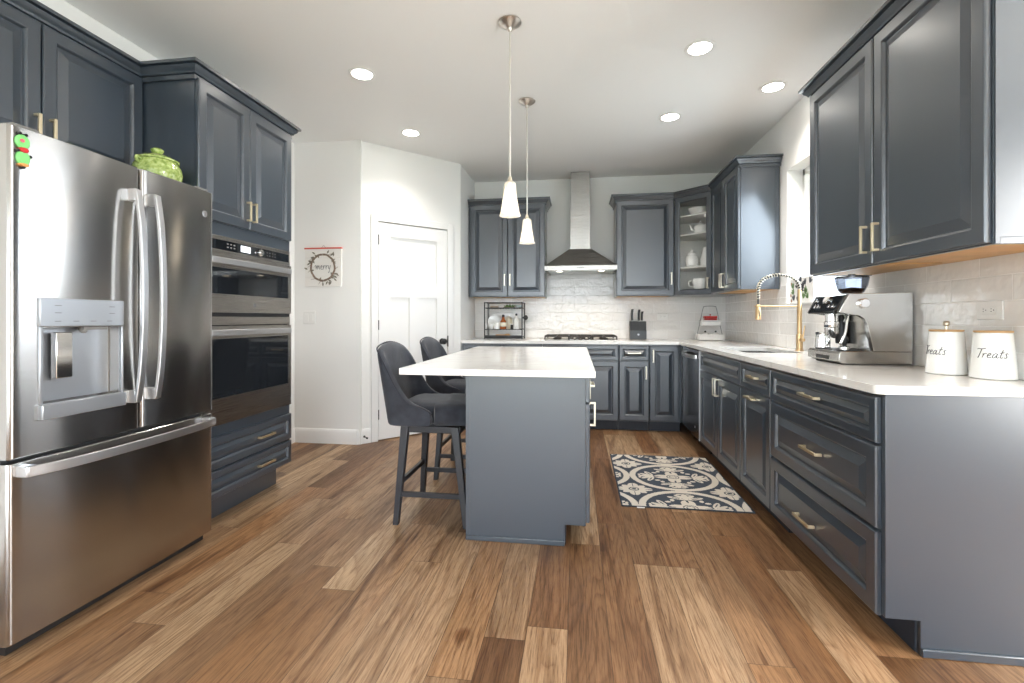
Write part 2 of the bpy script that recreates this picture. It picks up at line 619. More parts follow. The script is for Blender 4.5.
        if sub:
            md = o.modifiers.new('smooth', 'SUBSURF')
            md.levels = sub; md.render_levels = sub
        return o


def thing(name, label, cat, loc=(0, 0, 0), rz=0.0, group=None):
    o = bpy.data.objects.new(name, None)
    o.empty_display_size = 0.05
    COL.objects.link(o)
    o.location = loc
    o.rotation_euler = (0, 0, rz)
    ROOT[o.name] = Matrix.Translation(loc) @ Matrix.Rotation(rz, 4, 'Z')
    o['label'] = label
    o['category'] = cat
    if group: o['group'] = group
    return o


def tag(o, label, cat, group=None):
    o['label'] = label
    o['category'] = cat
    if group: o['group'] = group
    return o


def struct(o):
    o['kind'] = 'structure'
    return o


def dup(root, loc, label, rz=None):
    r = root.copy(); COL.objects.link(r); r.location = loc; r['label'] = label
    if rz is not None: r.rotation_euler = (0, 0, rz)
    ROOT[r.name] = Matrix.Translation(loc) @ Matrix.Rotation(r.rotation_euler[2], 4, 'Z')
    for ch in [c for c in bpy.data.objects if c.parent == root]:
        c2 = ch.copy(); COL.objects.link(c2); c2.parent = r
        for g in [x for x in bpy.data.objects if x.parent == ch]:
            g2 = g.copy(); COL.objects.link(g2); g2.parent = c2
    return r


def catmull(pts, n=6):
    pts = [Vector(p) for p in pts]
    out = []
    for i in range(len(pts) - 1):
        p0 = pts[max(i - 1, 0)]; p1 = pts[i]; p2 = pts[i + 1]; p3 = pts[min(i + 2, len(pts) - 1)]
        for k in range(n):
            t = k / n
            out.append(0.5 * ((2 * p1) + (p2 - p0) * t + (2 * p0 - 5 * p1 + 4 * p2 - p3) * t * t + (3 * p1 - p0 - 3 * p2 + p3) * t ** 3))
    out.append(pts[-1])
    return out


# ------------------------------------------------------------------ room shell
XL, XR, YB, YS, ZC = -2.57, 1.632, 5.44, -2.4, 2.743
XN, YN = 3.4, 1.69                                      # invented nook to the right, out of view, opened to light the end panels
WY0, WY1, WZ0, WZ1 = 2.95, 3.93, 1.238, 2.29          # window over the sink
SY0, SY1, SZ0, SZ1 = -0.65, 1.25, 0.45, 2.25             # invented nook window, behind the camera's right
DX0, DX1, DZ1 = -2.25, 1.55, 2.28                      # invented patio door behind the camera
WT = 0.16
C1, C2 = (-1.955, 4.0), (-1.195, 4.76)

struct(MB().box(XL - .2, YS - .2, -.05, XN + .2, YB + .2, 0).build('floor', FLOORM))
struct(MB().box(XL - .2, YS - .2, ZC, XN + .2, YB + .2, ZC + .06).build('ceiling', CEILP))
struct(MB().box(XL - WT, YS - WT, 0, XL, YB + WT, ZC).build('wall_left', WALLP))
struct(MB().box(XL, YB, 0, XR + WT, YB + WT, ZC).build('wall_back', WALLP))


def wall_holes(u0, u1, holes):
    """cells of a wall from u0..u1, 0..ZC with rectangular holes (u0,u1,z0,z1)"""
    us = sorted({u0, u1, *[h[0] for h in holes], *[h[1] for h in holes]})
    zs = sorted({0, ZC, *[h[2] for h in holes], *[h[3] for h in holes]})
    out = []
    for a, b_ in zip(us, us[1:]):
        for c, d in zip(zs, zs[1:]):
            if any(h[0] - 1e-6 <= a and b_ <= h[1] + 1e-6 and h[2] - 1e-6 <= c and d <= h[3] + 1e-6 for h in holes): continue
            out.append((a, b_, c, d))
    return out


mb = MB()
for a, b_, c, d in wall_holes(YN, YB, [(WY0, WY1, WZ0, WZ1)]): mb.box(XR, a, c, XR + WT, b_, d)
bmesh.ops.remove_doubles(mb.bm, verts=mb.bm.verts, dist=1e-5)
struct(mb.build('wall_right', WALLP, smooth=0))
struct(MB().box(XR + WT, YN, 0, XN + WT, YN + .12, ZC).build('wall_nook_north', WALLP))
mb = MB()
for a, b_, c, d in wall_holes(YS, YN, [(SY0, SY1, SZ0, SZ1)]): mb.box(XN, a, c, XN + WT, b_, d)
bmesh.ops.remove_doubles(mb.bm, verts=mb.bm.verts, dist=1e-5)
struct(mb.build('wall_nook_east', WALLP, smooth=0))
mb = MB()
for a, b_, c, d in wall_holes(XL, XN + WT, [(DX0, DX1, 0, DZ1)]): mb.box(a, YS - WT, c, b_, YS, d)
struct(mb.build('wall_south', WALLP, smooth=0))
# pantry walls
struct(MB().box(XL, C1[1], 0, C1[0] + .03, C1[1] + .1, ZC).build('wall_pantry_front', WALLP))
S2 = math.sqrt(.5)
ALEN = math.hypot(C2[0] - C1[0], C2[1] - C1[1])
AM = Matrix.Translation((C1[0], C1[1], 0)) @ Matrix.Rotation(PI / 4, 4, 'Z')      # local x along the angled wall, local -y towards the room
DO0, DO1, DOZ = 0.185, 0.915, 2.035                                             # door opening on the angled wall
mb = MB().box(0, 0, 0, DO0, .1, ZC).box(DO1, 0, 0, ALEN, .1, ZC).box(DO0, 0, DOZ, DO1, .1, ZC)
struct(mb.xf(AM).build('wall_pantry_angled', WALLP, smooth=0))
struct(MB().box(C2[0] - .1, C2[1] + .0, 0, C2[0], YB, ZC).build('wall_pantry_side', WALLP))

# baseboards
BB = [(0, 0), (.014, 0), (.014, .105), (.011, .118), (.006, .13), (0, .132)]
struct(MB().sweep([(XL, 2.99), (XL, C1[1]), (C1[0], C1[1])], BB).build('baseboard_pantry_front', TRIMW))
struct(MB().sweep([(0, 0), (DO0 - .068, 0)], BB).xf(AM).build('baseboard_pantry_angled', TRIMW))
struct(MB().sweep([(DO1 + .068, 0), (ALEN, 0)], BB).xf(AM).build('baseboard_pantry_corner', TRIMW))
struct(MB().sweep([(XN, YN), (XN, YS)], BB).build('baseboard_nook', TRIMW))
struct(MB().sweep([(XL, YS), (XL, 1.15)], BB).build('baseboard_left', TRIMW))

# pantry door (three panel)
door = struct(MB().box(DO0 + .006, .012, .012, DO1 - .006, .016, DOZ - .006).xf(AM).build('door_1', TRIMW))
W0, W1 = DO0 + .006, DO1 - .006
mb = MB()
yb, yf = .012, -.006       # recessed field / stile face


def flat_frame(mb, x0, x1, z0, z1, cells):
    """slab face with recessed cells: boxes around the cells"""
    xs = sorted({x0, x1, *[c[0] for c in cells], *[c[1] for c in cells]})
    zs = sorted({z0, z1, *[c[2] for c in cells], *[c[3] for c in cells]})
    for a, b_ in zip(xs, xs[1:]):
        for c, d in zip(zs, zs[1:]):
            if any(h[0] - 1e-6 <= a and b_ <= h[1] + 1e-6 and h[2] - 1e-6 <= c and d <= h[3] + 1e-6 for h in cells): continue
            mb.box(a, yf, c, b_, yb, d)


mid = (W0 + W1) / 2
flat_frame(mb, W0, W1, .012, DOZ - .006, [(W0 + .115, W1 - .115, 1.45, DOZ - .13), (W0 + .115, mid - .05, .26, 1.335), (mid + .05, W1 - .115, .26, 1.335)])
bmesh.ops.remove_doubles(mb.bm, verts=mb.bm.verts, dist=1e-5)
mb.xf(AM).build('door_panel_frame', TRIMW, door, smooth=0)
mb = MB()
CAS = .066
for x0, x1, z0, z1 in ((DO0 - CAS, DO0, 0, DOZ + CAS), (DO1, DO1 + CAS, 0, DOZ + CAS), (DO0, DO1, DOZ, DOZ + CAS)):
    mb.box(x0, -.018, z0, x1, -.001, z1)
mb.xf(AM).build('door_casing', TRIMW, door, bevel=.004)
for z in (.20, 1.03, 1.82):
    MB().lathe([(.006, 0), (.006, .09)], (DO0 + .003, -.012, z), 10).box(DO0 - .004, -.008, z, DO0 + .012, -.004, z + .09).xf(AM).build('hinge', BLACKM, door)
mb = MB().lathe([(.030, -.006), (.030, -.012), (.012, -.014), (.012, -.034), (.026, -.040), (.030, -.052), (.026, -.064), (.008, -.070)], (DO1 - .062, .0, .905), 20, 'y')
mb.xf(AM).build('door_knob', BLACKM, door)
MB().box(DO1 - .008, -.019, .85, DO1 + .006, -.0175, .96).xf(AM).build('strike_plate', BLACKM, door)
ds = MB().lathe([(.010, 0), (.010, .004), (.004, .006), (.004, .06), (.009, .062), (.009, .075), (.003, .078)], (0, 0, 0), 10, 'y').xf(Matrix.Rotation(PI, 4, 'Z'))
ds = ds.xf(Matrix.Translation((.055, -.0145, .065))).xf(AM).build('door_stop', BLACKM)
tag(ds, 'small black door stop sticking out of the white baseboard beside the pantry door', 'door stop')

# window over the sink
FO = XR + .115
win = struct(MB().box(FO, WY0, WZ0, FO + .045, WY0 + .045, WZ1).box(FO, WY1 - .03, WZ0, FO + .045, WY1, WZ1)
             .box(FO, WY0, WZ0, FO + .045, WY1, WZ0 + .045).box(FO, WY0, WZ1 - .045, FO + .045, WY1, WZ1)
             .box(FO, 3.425, WZ0, FO + .04, 3.455, WZ1).build('window_1', TRIMW, smooth=0))
MB().box(FO + .018, WY0 + .04, WZ0 + .04, FO + .024, WY1 - .025, WZ1 - .04).build('pane', GLASS, win)
MB().box(XR - .018, WY0 + .001, WZ0 - .0, XR + .114, WY1 - .001, WZ0 + .012).build('window_sill', QUARTZ, win, bevel=.003)
# invented side window and patio door behind the camera, added for daylight
win = MB()
for a, b_, c, d in ((SY0, SY0 + .06, SZ0, SZ1), (SY1 - .06, SY1, SZ0, SZ1), (SY0, SY1, SZ0, SZ0 + .06), (SY0, SY1, SZ1 - .06, SZ1), (.27, .33, SZ0, SZ1)): win.box(XN + .06, a, c, XN + .12, b_, d)
win = struct(win.build('added_window_2', TRIMW, smooth=0))
MB().box(XN + .088, SY0 + .05, SZ0 + .05, XN + .094, SY1 - .05, SZ1 - .05).build('pane', GLASS, win)
win = MB()
for a, b_, c, d in ((DX0, DX0 + .07, 0, DZ1), (DX1 - .07, DX1, 0, DZ1), (DX0, DX1, 0, .07), (DX0, DX1, DZ1 - .07, DZ1), (-.39, -.31, 0, DZ1)): win.box(a, YS - .12, c, b_, YS - .06, d)
win = struct(win.build('added_window_3', TRIMW, smooth=0))
MB().box(DX0 + .06, YS - .094, .06, DX1 - .06, YS - .088, DZ1 - .06).build('pane', GLASS, win)
# ground outside
struct(MB().box(-30, -30, -.4, 30, 30, -.3).build('ground', simple('outside_lawn', lin(120, 130, 105), 0.9, var=0.2, nscale=3)))

# backsplash tile
struct(MB().box(C2[0] + .002, YB - .008, .909, XR - .0085, YB - .0005, 1.66).build('backsplash_back', TILE_B))
mb = MB()
mb.box(XR - .008, 1.70, .909, XR - .0005, YB - .0005, WZ0 - .001)
mb.box(XR - .008, 1.70, WZ0 - .001, XR - .0005, WY0, 1.392)
mb.box(XR - .008, WY1, WZ0 - .001, XR - .0005, YB - .0005, 1.392)
bmesh.ops.remove_doubles(mb.bm, verts=mb.bm.verts, dist=1e-5)
struct(mb.build('backsplash_right', TILE_R, smooth=0))

# ------------------------------------------------------------------ cabinets
def door_prof(w, h):
    s = min(.058, .26 * min(w, h))
    k = min(1.0, min(w, h) / .30)
    r = .032 * k
    return [(0, 0), (0, .014), (.003, .019), (.007, .020), (s - .007, .020), (s - .003, .0175), (s, .013), (s + .003, .006), (s + .003 + .006 * k, .006), (s + .009 + r, .0165), (s + .011 + r, .0175)]


def add_pull(T, parent, x, z, vert, Ln=.128, mat=None, y=-.020, out=.030):
    """square bar pull centred at x,z on the door face"""
    h, b_ = Ln / 2, .0062
    mb = MB()
    if vert:
        mb.box(x - b_, y - out, z - h, x + b_, y - out + .009, z + h)
        for zz in (z - h, z + h - .0105): mb.box(x - b_, y - out + .0085, zz, x + b_, y - .0003, zz + .0105)
    else:
        mb.box(x - h, y - out, z - b_, x + h, y - out + .009, z + b_)
        for xx in (x - h, x + h - .0105): mb.box(xx, y - out + .0085, z - b_, xx + .0105, y - .0003, z + b_)
    return mb.xf(T).build('handle', mat or BRASS, parent, bevel=.0012)


def cabinet(name, label, loc, rz, w, d, z0, z1, fronts, toe=0.0, toeh=.105, group=None, wood=False, hollow=False, fill=None):
    """local frame: x along the face, y into the wall, carcass face at y=0"""
    root = thing(name, label, 'cabinet', (loc[0], loc[1], 0), rz, group)
    T = ROOT[root.name]
    mb = MB()
    if toe:
        if hollow:   # boards, open inside for a sink
            poly = [(.02, toeh), (.02, z1), (d, z1), (d, 0), (toe, 0), (toe, toeh)]
            mb.prism(poly, 'x', 0, .018).prism(poly, 'x', w - .018, w)
            mb.box(.018, 0 + .02, toeh, w - .018, d, toeh + .018).box(.018, d - .01, toeh, w - .018, d, z1)
            mb.box(0, 0, toeh, w, .02, z0 + .66 if False else .685).box(0, 0, .685, w, .02, z1)
            bmesh.ops.remove_doubles(mb.bm, verts=mb.bm.verts, dist=1e-6)
        else:
            mb.prism([(0, toeh), (0, z1), (d, z1), (d, 0), (toe, 0), (toe, toeh)], 'x', 0, w)
    elif wood:
        mb.box(0, 0, z0 + .022, w, d, z1)
        mb.box(0, 0, z0, w, .019, z0 + .022)
        mb.box(0, .019, z0, .016, d, z0 + .022).box(w - .016, .019, z0, w, d, z0 + .022)
    else:
        mb.box(0, 0, z0, w, d, z1)
    mb.xf(T).build('carcass', PAINT, root, smooth=0, bevel=.001, seg=1)
    if wood:
        MB().box(.0165, .0195, z0 + .004, w - .0165, d - .001, z0 + .0215).box(w * .5 - .01, .0195, z0 + .001, w * .5 + .01, d - .05, z0 + .004).xf(T).build('underside_panel', WOODU, root)
    if toe:
        MB().box(.002, toe - .004, .001, w - .002, toe - .0005, toeh - .002).xf(T).build('toe_kick', TOE, root)
    for f in fronts:
        kind, x0, x1, a, b_ = f[:5]
        pull = f[5] if len(f) > 5 else None
        mat = f[6] if len(f) > 6 else None
        o = MB().rings_panel(x0, a, x1, b_, door_prof(x1 - x0, b_ - a), -.001).xf(T).build('door' if kind == 'd' else 'drawer', PAINT, root, smooth=0)
        if pull:
            px, pz, v = pull[:3]
            add_pull(T, o, px, pz, v, pull[3] if len(pull) > 3 else .128, mat, y=-.021)
    return root


CROWN = [(0, 2.366), (.012, 2.366), (.012, 2.386), (.006, 2.388), (.006, 2.392), (.018, 2.393), (.022, 2.402), (.034, 2.414), (.040, 2.426), (.034, 2.427), (.034, 2.431), (.054, 2.433), (.054, 2.448), (0, 2.448)]


def crown(root, path, i0=0, i1=None):
    return MB().sweep(path, CROWN, i0, i1).build('crown_molding', PAINT, root, smooth=20)


PUR = R(-90); PUL = R(90)
ZT = .876
# --- right wall base run (local x runs towards the camera)
FX = 1.038
BD = XR - .002 - FX
# sink base
cabinet('sink_base_cabinet', 'two-door slate blue sink cabinet under the gold faucet, beside the dishwasher', (FX, 4.081), PUR, .968, BD, 0, ZT,
        [('w', .004, .964, .715, .862), ('d', .004, .482, .115, .705, (.455, .632, True), NICKEL), ('d', .486, .964, .115, .705, (.513, .632, True), NICKEL)], toe=.08, hollow=True)
cabinet('pull_out_cabinet', 'narrow slate blue cabinet with one drawer over a tall door, right of the sink cabinet', (FX, 3.111), PUR, .455, BD, 0, ZT,
        [('w', .003, .452, .715, .862, (.24, .795, False)), ('d', .003, .452, .115, .705, (.20, .668, False))], toe=.08)
rb = cabinet('drawer_cabinet', 'three-drawer slate blue base cabinet at the near end of the right run', (FX, 2.654), PUR, .890, BD, 0, ZT,
             [('w', .003, .886, .705, .862, (.445, .795, False, .15)), ('w', .003, .886, .412, .695, (.46, .56, False, .15)), ('w', .003, .886, .115, .400, (.40, .232, False, .15))], toe=.104, toeh=.116)
T = ROOT[rb.name]
MB().prism([(-.002, .118), (-.002, ZT), (BD, ZT), (BD, 0), (.105, 0), (.105, .118)], 'x', .8915, .9085).xf(T).build('end_panel', PAINT, rb, bevel=.0015)
MB().box(.9087, .106, .0005, .9175, BD, .028).xf(T).build('shoe_strip', PAINT, rb, bevel=.003)

# dishwasher
dw = thing('dishwasher', 'stainless dishwasher coloured dark like its reflections, with a bowed handle in the right run near the corner', 'dishwasher', (FX, 4.683, 0), PUR)
T = ROOT[dw.name]
MB().box(.003, .004, .10, .597, .56, .868).box(.02, .07, .002, .58, .5, .10).xf(T).build('tub', BLACKM, dw)
MB().box(.004, -.026, .118, .592, .003, .864).xf(T).build('front_panel', STEELD, dw, bevel=.003)
MB().box(.5925, -.027, .112, .5965, .003, .866).xf(T).build('edge_trim', STEELB, dw)
pts = [(.06, -.030, .808), (.075, -.052, .808), (.18, -.066, .808), (.30, -.070, .808), (.42, -.066, .808), (.525, -.052, .808), (.54, -.030, .808)]
MB().ribbon(catmull(pts, 5), (0, 0, 1), .030, .012).xf(T).build('handle', STEELB, dw, bevel=.002)
MB().lathe([(.010, -.0262), (.010, -.0275), (.008, -.028)], (.46, 0, .20), 16, 'y').xf(T).build('badge', PANELG, dw)

# --- back wall base run (local x = world x)
FY = 4.82
BDB = YB - .002 - FY


def bb(x0, x1): return (x0, FY)


cabinet('back_base_cabinet', 'slate blue base cabinet under the black wire rack in the back left corner', (C2[0] + .003, FY), 0, .845, BDB, 0, ZT,
        [('w', .03, .424, .715, .862, (.23, .79, False)), ('w', .428, .842, .715, .862, (.635, .79, False)), ('d', .03, .424, .115, .705, (.39, .60, True)), ('d', .428, .842, .115, .705, (.46, .60, True))], toe=.08)
cabinet('cooktop_cabinet', 'slate blue base cabinet beneath the gas cooktop, half hidden by the island', (-.345, FY), 0, .763, BDB, 0, ZT,
        [('w', .003, .379, .715, .862), ('w', .383, .760, .715, .862), ('d', .003, .379, .115, .705, (.35, .60, True)), ('d', .383, .760, .115, .705, (.412, .60, True))], toe=.08)
cabinet('small_drawer_cabinet', 'narrow slate blue cabinet, drawer over door, beneath the knife block', (.421, FY), 0, .296, BDB, 0, ZT,
        [('w', .003, .293, .715, .862, (.148, .79, False), NICKEL), ('d', .003, .293, .115, .705, (.262, .595, True), NICKEL)], toe=.08)
cr = cabinet('corner_base_cabinet', 'narrow full-height slate blue corner door beside the dishwasher', (.720, FY), 0, .308, BDB, 0, ZT,
             [('d', .003, .282, .115, .862, (.032, .762, True), NICKEL)], toe=.08)
MB().box(1.030, 4.690, .11, 1.048, 4.818, ZT).box(1.115, 4.690, 0.001, 1.13, 4.818, .11).build('filler_strip', PAINT, cr)

# --- counter tops
def slab(outer, hole, z0, z1):
    bm = bmesh.new()
    loops = [outer] + ([hole] if hole else [])
    es = []
    for lp in loops:
        vs = [bm.verts.new((x, y, z0)) for x, y in lp]
        es += [bm.edges.new((vs[i], vs[(i + 1) % len(vs)])) for i in range(len(vs))]
    r = bmesh.ops.triangle_fill(bm, use_beauty=True, use_dissolve=False, edges=es)
    fs = [g for g in bm.faces]
    ex = bmesh.ops.extrude_face_region(bm, geom=fs)
    bmesh.ops.translate(bm, vec=(0, 0, z1 - z0), verts=[g for g in ex['geom'] if isinstance(g, bmesh.types.BMVert)])
    mb = MB(); mb.bm.free(); mb.bm = bm
    return mb


def rcorner(cx, cy, r, a0, a1, n=6):
    return [(cx + r * math.cos(R(a0 + (a1 - a0) * k / n)), cy + r * math.sin(R(a0 + (a1 - a0) * k / n))) for k in range(n + 1)]


CT0, CT1 = .8775, .907
SX0, SX1, SKY0, SKY1 = 1.125, 1.490, 3.30, 3.95
outer = [(C2[0] + .002, YB - .001), (C2[0] + .002, 4.775), (.998, 4.775)] + rcorner(1.023, 1.757, .025, 180, 270) + [(XR - .001, 1.732), (XR - .001, YB - .001)]
hole = rcorner(SX0 + .03, SKY0 + .03, .03, 180, 270, 4) + rcorner(SX1 - .03, SKY0 + .03, .03, 270, 360, 4) + rcorner(SX1 - .03, SKY1 - .03, .03, 0, 90, 4) + rcorner(SX0 + .03, SKY1 - .03, .03, 90, 180, 4)
ct = slab(outer, hole, CT0, CT1).build('countertop', QUARTZ, bevel=.003, smooth=40)
tag(ct, 'long white quartz countertop wrapping the back and right base cabinets', 'countertop')
# sink bowl
sk = thing('kitchen_sink', 'stainless undermount sink basin set into the counter in front of the gold faucet', 'sink', (1.31, 3.62, .69))
mb = MB()
a, b_, c, d = SX0 - .004, SX1 + .004, SKY0 - .004, SKY1 + .004
mb.box(a, c, .690, b_, d, .698).box(a - .008, c, .690, a, d, .8765).box(b_, c, .690, b_ + .008, d, .8765).box(a - .008, c - .008, .690, b_ + .008, c, .8765).box(a - .008, d, .690, b_ + .008, d + .008, .8765)
mb.build('basin', STEELS, sk)
MB().lathe([(.045, .6985), (.045, .701), (.030, .7015), (.028, .700)], (1.31, 3.62, 0), 20).build('drain', CHROME, sk)

# --- island
IFX = .045
isl = cabinet('kitchen_island', 'slate blue island cabinet standing on the wood floor in the middle of the room', (IFX, 2.3635), PUL, 1.392, .6076, 0, ZT,
              [('w', .003, .460, .715, .862, (.23, .775, False), NICKEL), ('d', .003, .460, .115, .705, (.055, .648, True, .122), NICKEL),
               ('w', .464, .924, .715, .862, (.69, .775, False), NICKEL), ('d', .464, .924, .115, .705, (.87, .648, True, .122), NICKEL),
               ('w', .928, 1.388, .715, .862, (1.15, .775, False), NICKEL), ('d', .928, 1.388, .115, .705, (.98, .648, True, .122), NICKEL)], toe=.1036, toeh=.104)
T = ROOT[isl.name]
MB().prism([(0.001, .105), (0.001, ZT), (.6076, ZT), (.6076, 0), (.1036, 0), (.1036, .105)], 'x', -.0125, -.0005).xf(T).build('end_panel', PAINT, isl, bevel=.0015)
MB().box(-.0195, .104, .0005, -.0127, .6076, .026).xf(T).build('shoe_strip', PAINT, isl, bevel=.003)
MB().box(-.0145, .586, .027, -.0127, .6076, ZT - .001).xf(T).build('corner_strip', PAINT, isl)
MB().box(-.0145, .001, .106, -.0127, .020, ZT - .001).xf(T).build('corner_strip', PAINT, isl)
it = slab([(-.80, 2.04)] + [(.0805, 2.04)] + [(.0805, 3.77), (-.80, 3.77)], None, CT0, CT1).build('island_countertop', QUARTZ, bevel=.003)
tag(it, 'white quartz island top overhanging the stools', 'countertop')

# --- upper cabinets
UZ0, UZ1 = 1.372, 2.400
DZ0, DZT = 1.378, 2.385


# back left upper
UY = 5.11
ul = cabinet('upper_cabinet', 'two-door slate blue wall cabinet left of the range hood', (C2[0] + .004, UY), 0, .853, YB - .010 - UY, UZ0, UZ1,
             [('d', .022, .438, DZ0, DZT, (.410, 1.558, True), NICKEL), ('d', .442, .850, DZ0, DZT, (.470, 1.558, True), NICKEL)], wood=True)
crown(ul, [(C2[0] + .004, UY), (C2[0] + .857, UY), (C2[0] + .857, YB - .003)])
# back right upper
RP = [(.4181, YB - .003), (.4181, UY), (1.02, UY), (1.325, 4.83), (1.325, 4.046), (XR - .002, 4.046)]
ur = cabinet('upper_cabinet', 'single-door slate blue wall cabinet between the range hood and the glass cabinet', (.4181, UY), 0, .598, YB - .010 - UY, UZ0, UZ1,
             [('d', .004, .590, DZ0, DZT, (.562, 1.552, True), NICKEL)], wood=True)
crown(ur, RP, 0, 2)
# right wall far upper
uf = cabinet('upper_cabinet', 'two-door slate blue wall cabinet left of the sink window with a bare end panel', (1.325, 4.826), PUR, .780, XR - .010 - 1.325, UZ0, UZ1,
             [('d', .004, .388, DZ0, DZT, (.362, 1.475, True), NICKEL), ('d', .392, .777, DZ0, DZT, (.418, 1.475, True), NICKEL)], wood=True)
crown(uf, RP, 3, 5)
T = ROOT[uf.name]
MB().box(.7805, .002, UZ0 + .001, .784, .03, UZ1 - .03).box(.7805, .270, UZ0 + .001, .784, .296, UZ1 - .03).xf(T).build('end_stile', PAINT, uf)
# near right upper
un = cabinet('upper_cabinet', 'large two-door slate blue wall cabinet above the espresso machine', (1.325, 2.862), PUR, 1.160, XR - .010 - 1.325, UZ0, UZ1,
             [('d', .004, .570, DZ0, DZT, (.534, 1.490, True, .125)), ('d', .582, 1.154, DZ0, DZT, (.618, 1.490, True, .125))], wood=True)
crown(un, [(XR - .002, 2.862), (1.325, 2.862), (1.325, 1.702), (XR - .002, 1.702)])
T = ROOT[un.name]
MB().box(1.1605, .002, UZ0 + .001, 1.166, .014, UZ1 - .03).xf(T).build('end_stile', PAINT, un)

# glass corner cabinet
gc = thing('glass_cabinet', 'diagonal corner wall cabinet with a glass door showing white china', 'cabinet', (1.33, 5.12, UZ0))
A_, B_, C_, D_, E_ = (1.0215, YB - .010), (1.0215, UY), (1.325, 4.8285), (XR - .010, 4.8285), (XR - .010, YB - .010)
pent = [A_, B_, C_, D_, E_]
MB().prism(pent, 'z', UZ0 + .002, UZ0 + .020).build('bottom_board', PAINT, gc, smooth=0)
MB().prism(pent, 'z', UZ1 - .02, UZ1).build('top_board', PAINT, gc, smooth=0)
mb = MB()
mb.box(1.0215, UY, UZ0 + .02, 1.0375, YB - .010, UZ1 - .02).box(1.325, 4.8285, UZ0 + .02, XR - .010, 4.8445, UZ1 - .02)
mb.box(1.0375, YB - .018, UZ0 + .02, XR - .010, YB - .010, UZ1 - .02).box(XR - .018, 4.8445, UZ0 + .02, XR - .010, YB - .018, UZ1 - .02)
mb.box(1.0380, 5.13, UZ0 + .0205, XR - .019, YB - .019, UZ0 + .022)
mb.build('inside_lining', PAINT_IN, gc, smooth=0)
shelfp = [(1.038, YB - .019), (1.038, UY + .03), (1.335, 4.87), (XR - .019, 4.87), (XR - .019, YB - .019)]
SHZ = [1.655, 1.995, 2.190]
for z in SHZ:
    MB().prism(shelfp, 'z', z, z + .016).build('shelf', PAINT_IN, gc)
dx, dy = C_[0] - B_[0], C_[1] - B_[1]
dl = math.hypot(dx, dy)
TG = Matrix.Translation((B_[0], B_[1], 0)) @ Matrix.Rotation(math.atan2(dy, dx), 4, 'Z')
prof = [(0, .001), (0, .014), (.003, .019), (.007, .020), (.044, .020), (.048, .0175), (.052, .012), (.055, .010), (.055, .001)]
gd = MB().rings_panel(.008, DZ0, dl - .008, DZT, prof, -.001, cap=False, back=False)
# close the back of the frame
gd2 = gd.bm
gd.rings_panel(.008, DZ0, dl - .008, DZT, [(0, .001), (.055, .001)], -.001, cap=False, back=False)
bmesh.ops.remove_doubles(gd.bm, verts=gd.bm.verts, dist=1e-6)
gdo = gd.xf(TG).build('door', PAINT, gc, smooth=0)
MB().box(.060, -.010, DZ0 + .053, dl - .060, -.007, DZT - .053).xf(TG).build('glass_pane', GLASS, gdo)
add_pull(TG, gdo, dl - .034, 1.485, True, .11, NICKEL, y=-.021)
crown(gc, RP, 2, 3)

# --- left: over-fridge cabinet and oven tower
LPATH = [(-2.263, 1.20), (-2.263, 2.170), (-1.95, 2.170), (-1.95, 2.978), (XL + .002, 2.978)]
of = cabinet('upper_cabinet', 'slate blue wall cabinet above the refrigerator with its handles at the bottom', (-2.263, 1.225), PUL, .942, 2.568 - 2.263, 1.82, UZ1,
             [('d', .003, .470, 1.826, DZT, (.445, 1.925, True)), ('d', .476, .939, 1.826, DZT, (.503, 1.925, True))])
crown(of, LPATH, 0, 1)
ot = thing('oven_tower_cabinet', 'tall slate blue cabinet holding the double wall oven, right of the refrigerator', 'cabinet', (-1.95, 2.172, 0), PUL)
T = ROOT[ot.name]
OW, OD = .804, 2.568 - 1.95
mb = MB()
mb.prism([(0, .155), (0, UZ1), (OD, UZ1), (OD, 0), (.10, 0), (.10, .155)], 'x', 0, .018).prism([(0, .155), (0, UZ1), (OD, UZ1), (OD, 0), (.10, 0), (.10, .155)], 'x', OW - .018, OW)
mb.box(.0175, 0, 1.592, OW - .0175, OD, UZ1).box(.0175, 0, .155, OW - .0175, OD, .548).box(.0175, OD - .01, .547, OW - .0175, OD, 1.593)
bmesh.ops.remove_doubles(mb.bm, verts=mb.bm.verts, dist=1e-6)
mb.xf(T).build('carcass', PAINT, ot, smooth=0)
MB().box(.018, .096, .001, OW - .003, .0995, .154).xf(T).build('toe_kick', PAINT, ot)
for x0, x1, px in ((.003, .385, .362), (.389, .800, .412)):
    o = MB().rings_panel(x0, 1.662, x1, DZT - .008, door_prof(x1 - x0, .7), -.001).xf(T).build('door', PAINT, ot, smooth=0)
    add_pull(T, o, px, 1.765, True, .115, BRASS, y=-.021)
for a, b_, hz in ((.318, .488, .405), (.158, .306, .232)):
    o = MB().rings_panel(.003, a, .800, b_, door_prof(.79, b_ - a), -.001).xf(T).build('drawer', PAINT, ot, smooth=0)
    add_pull(T, o, .52, hz, False, .14, BRASS, y=-.021)
crown(ot, LPATH, 1, 4)

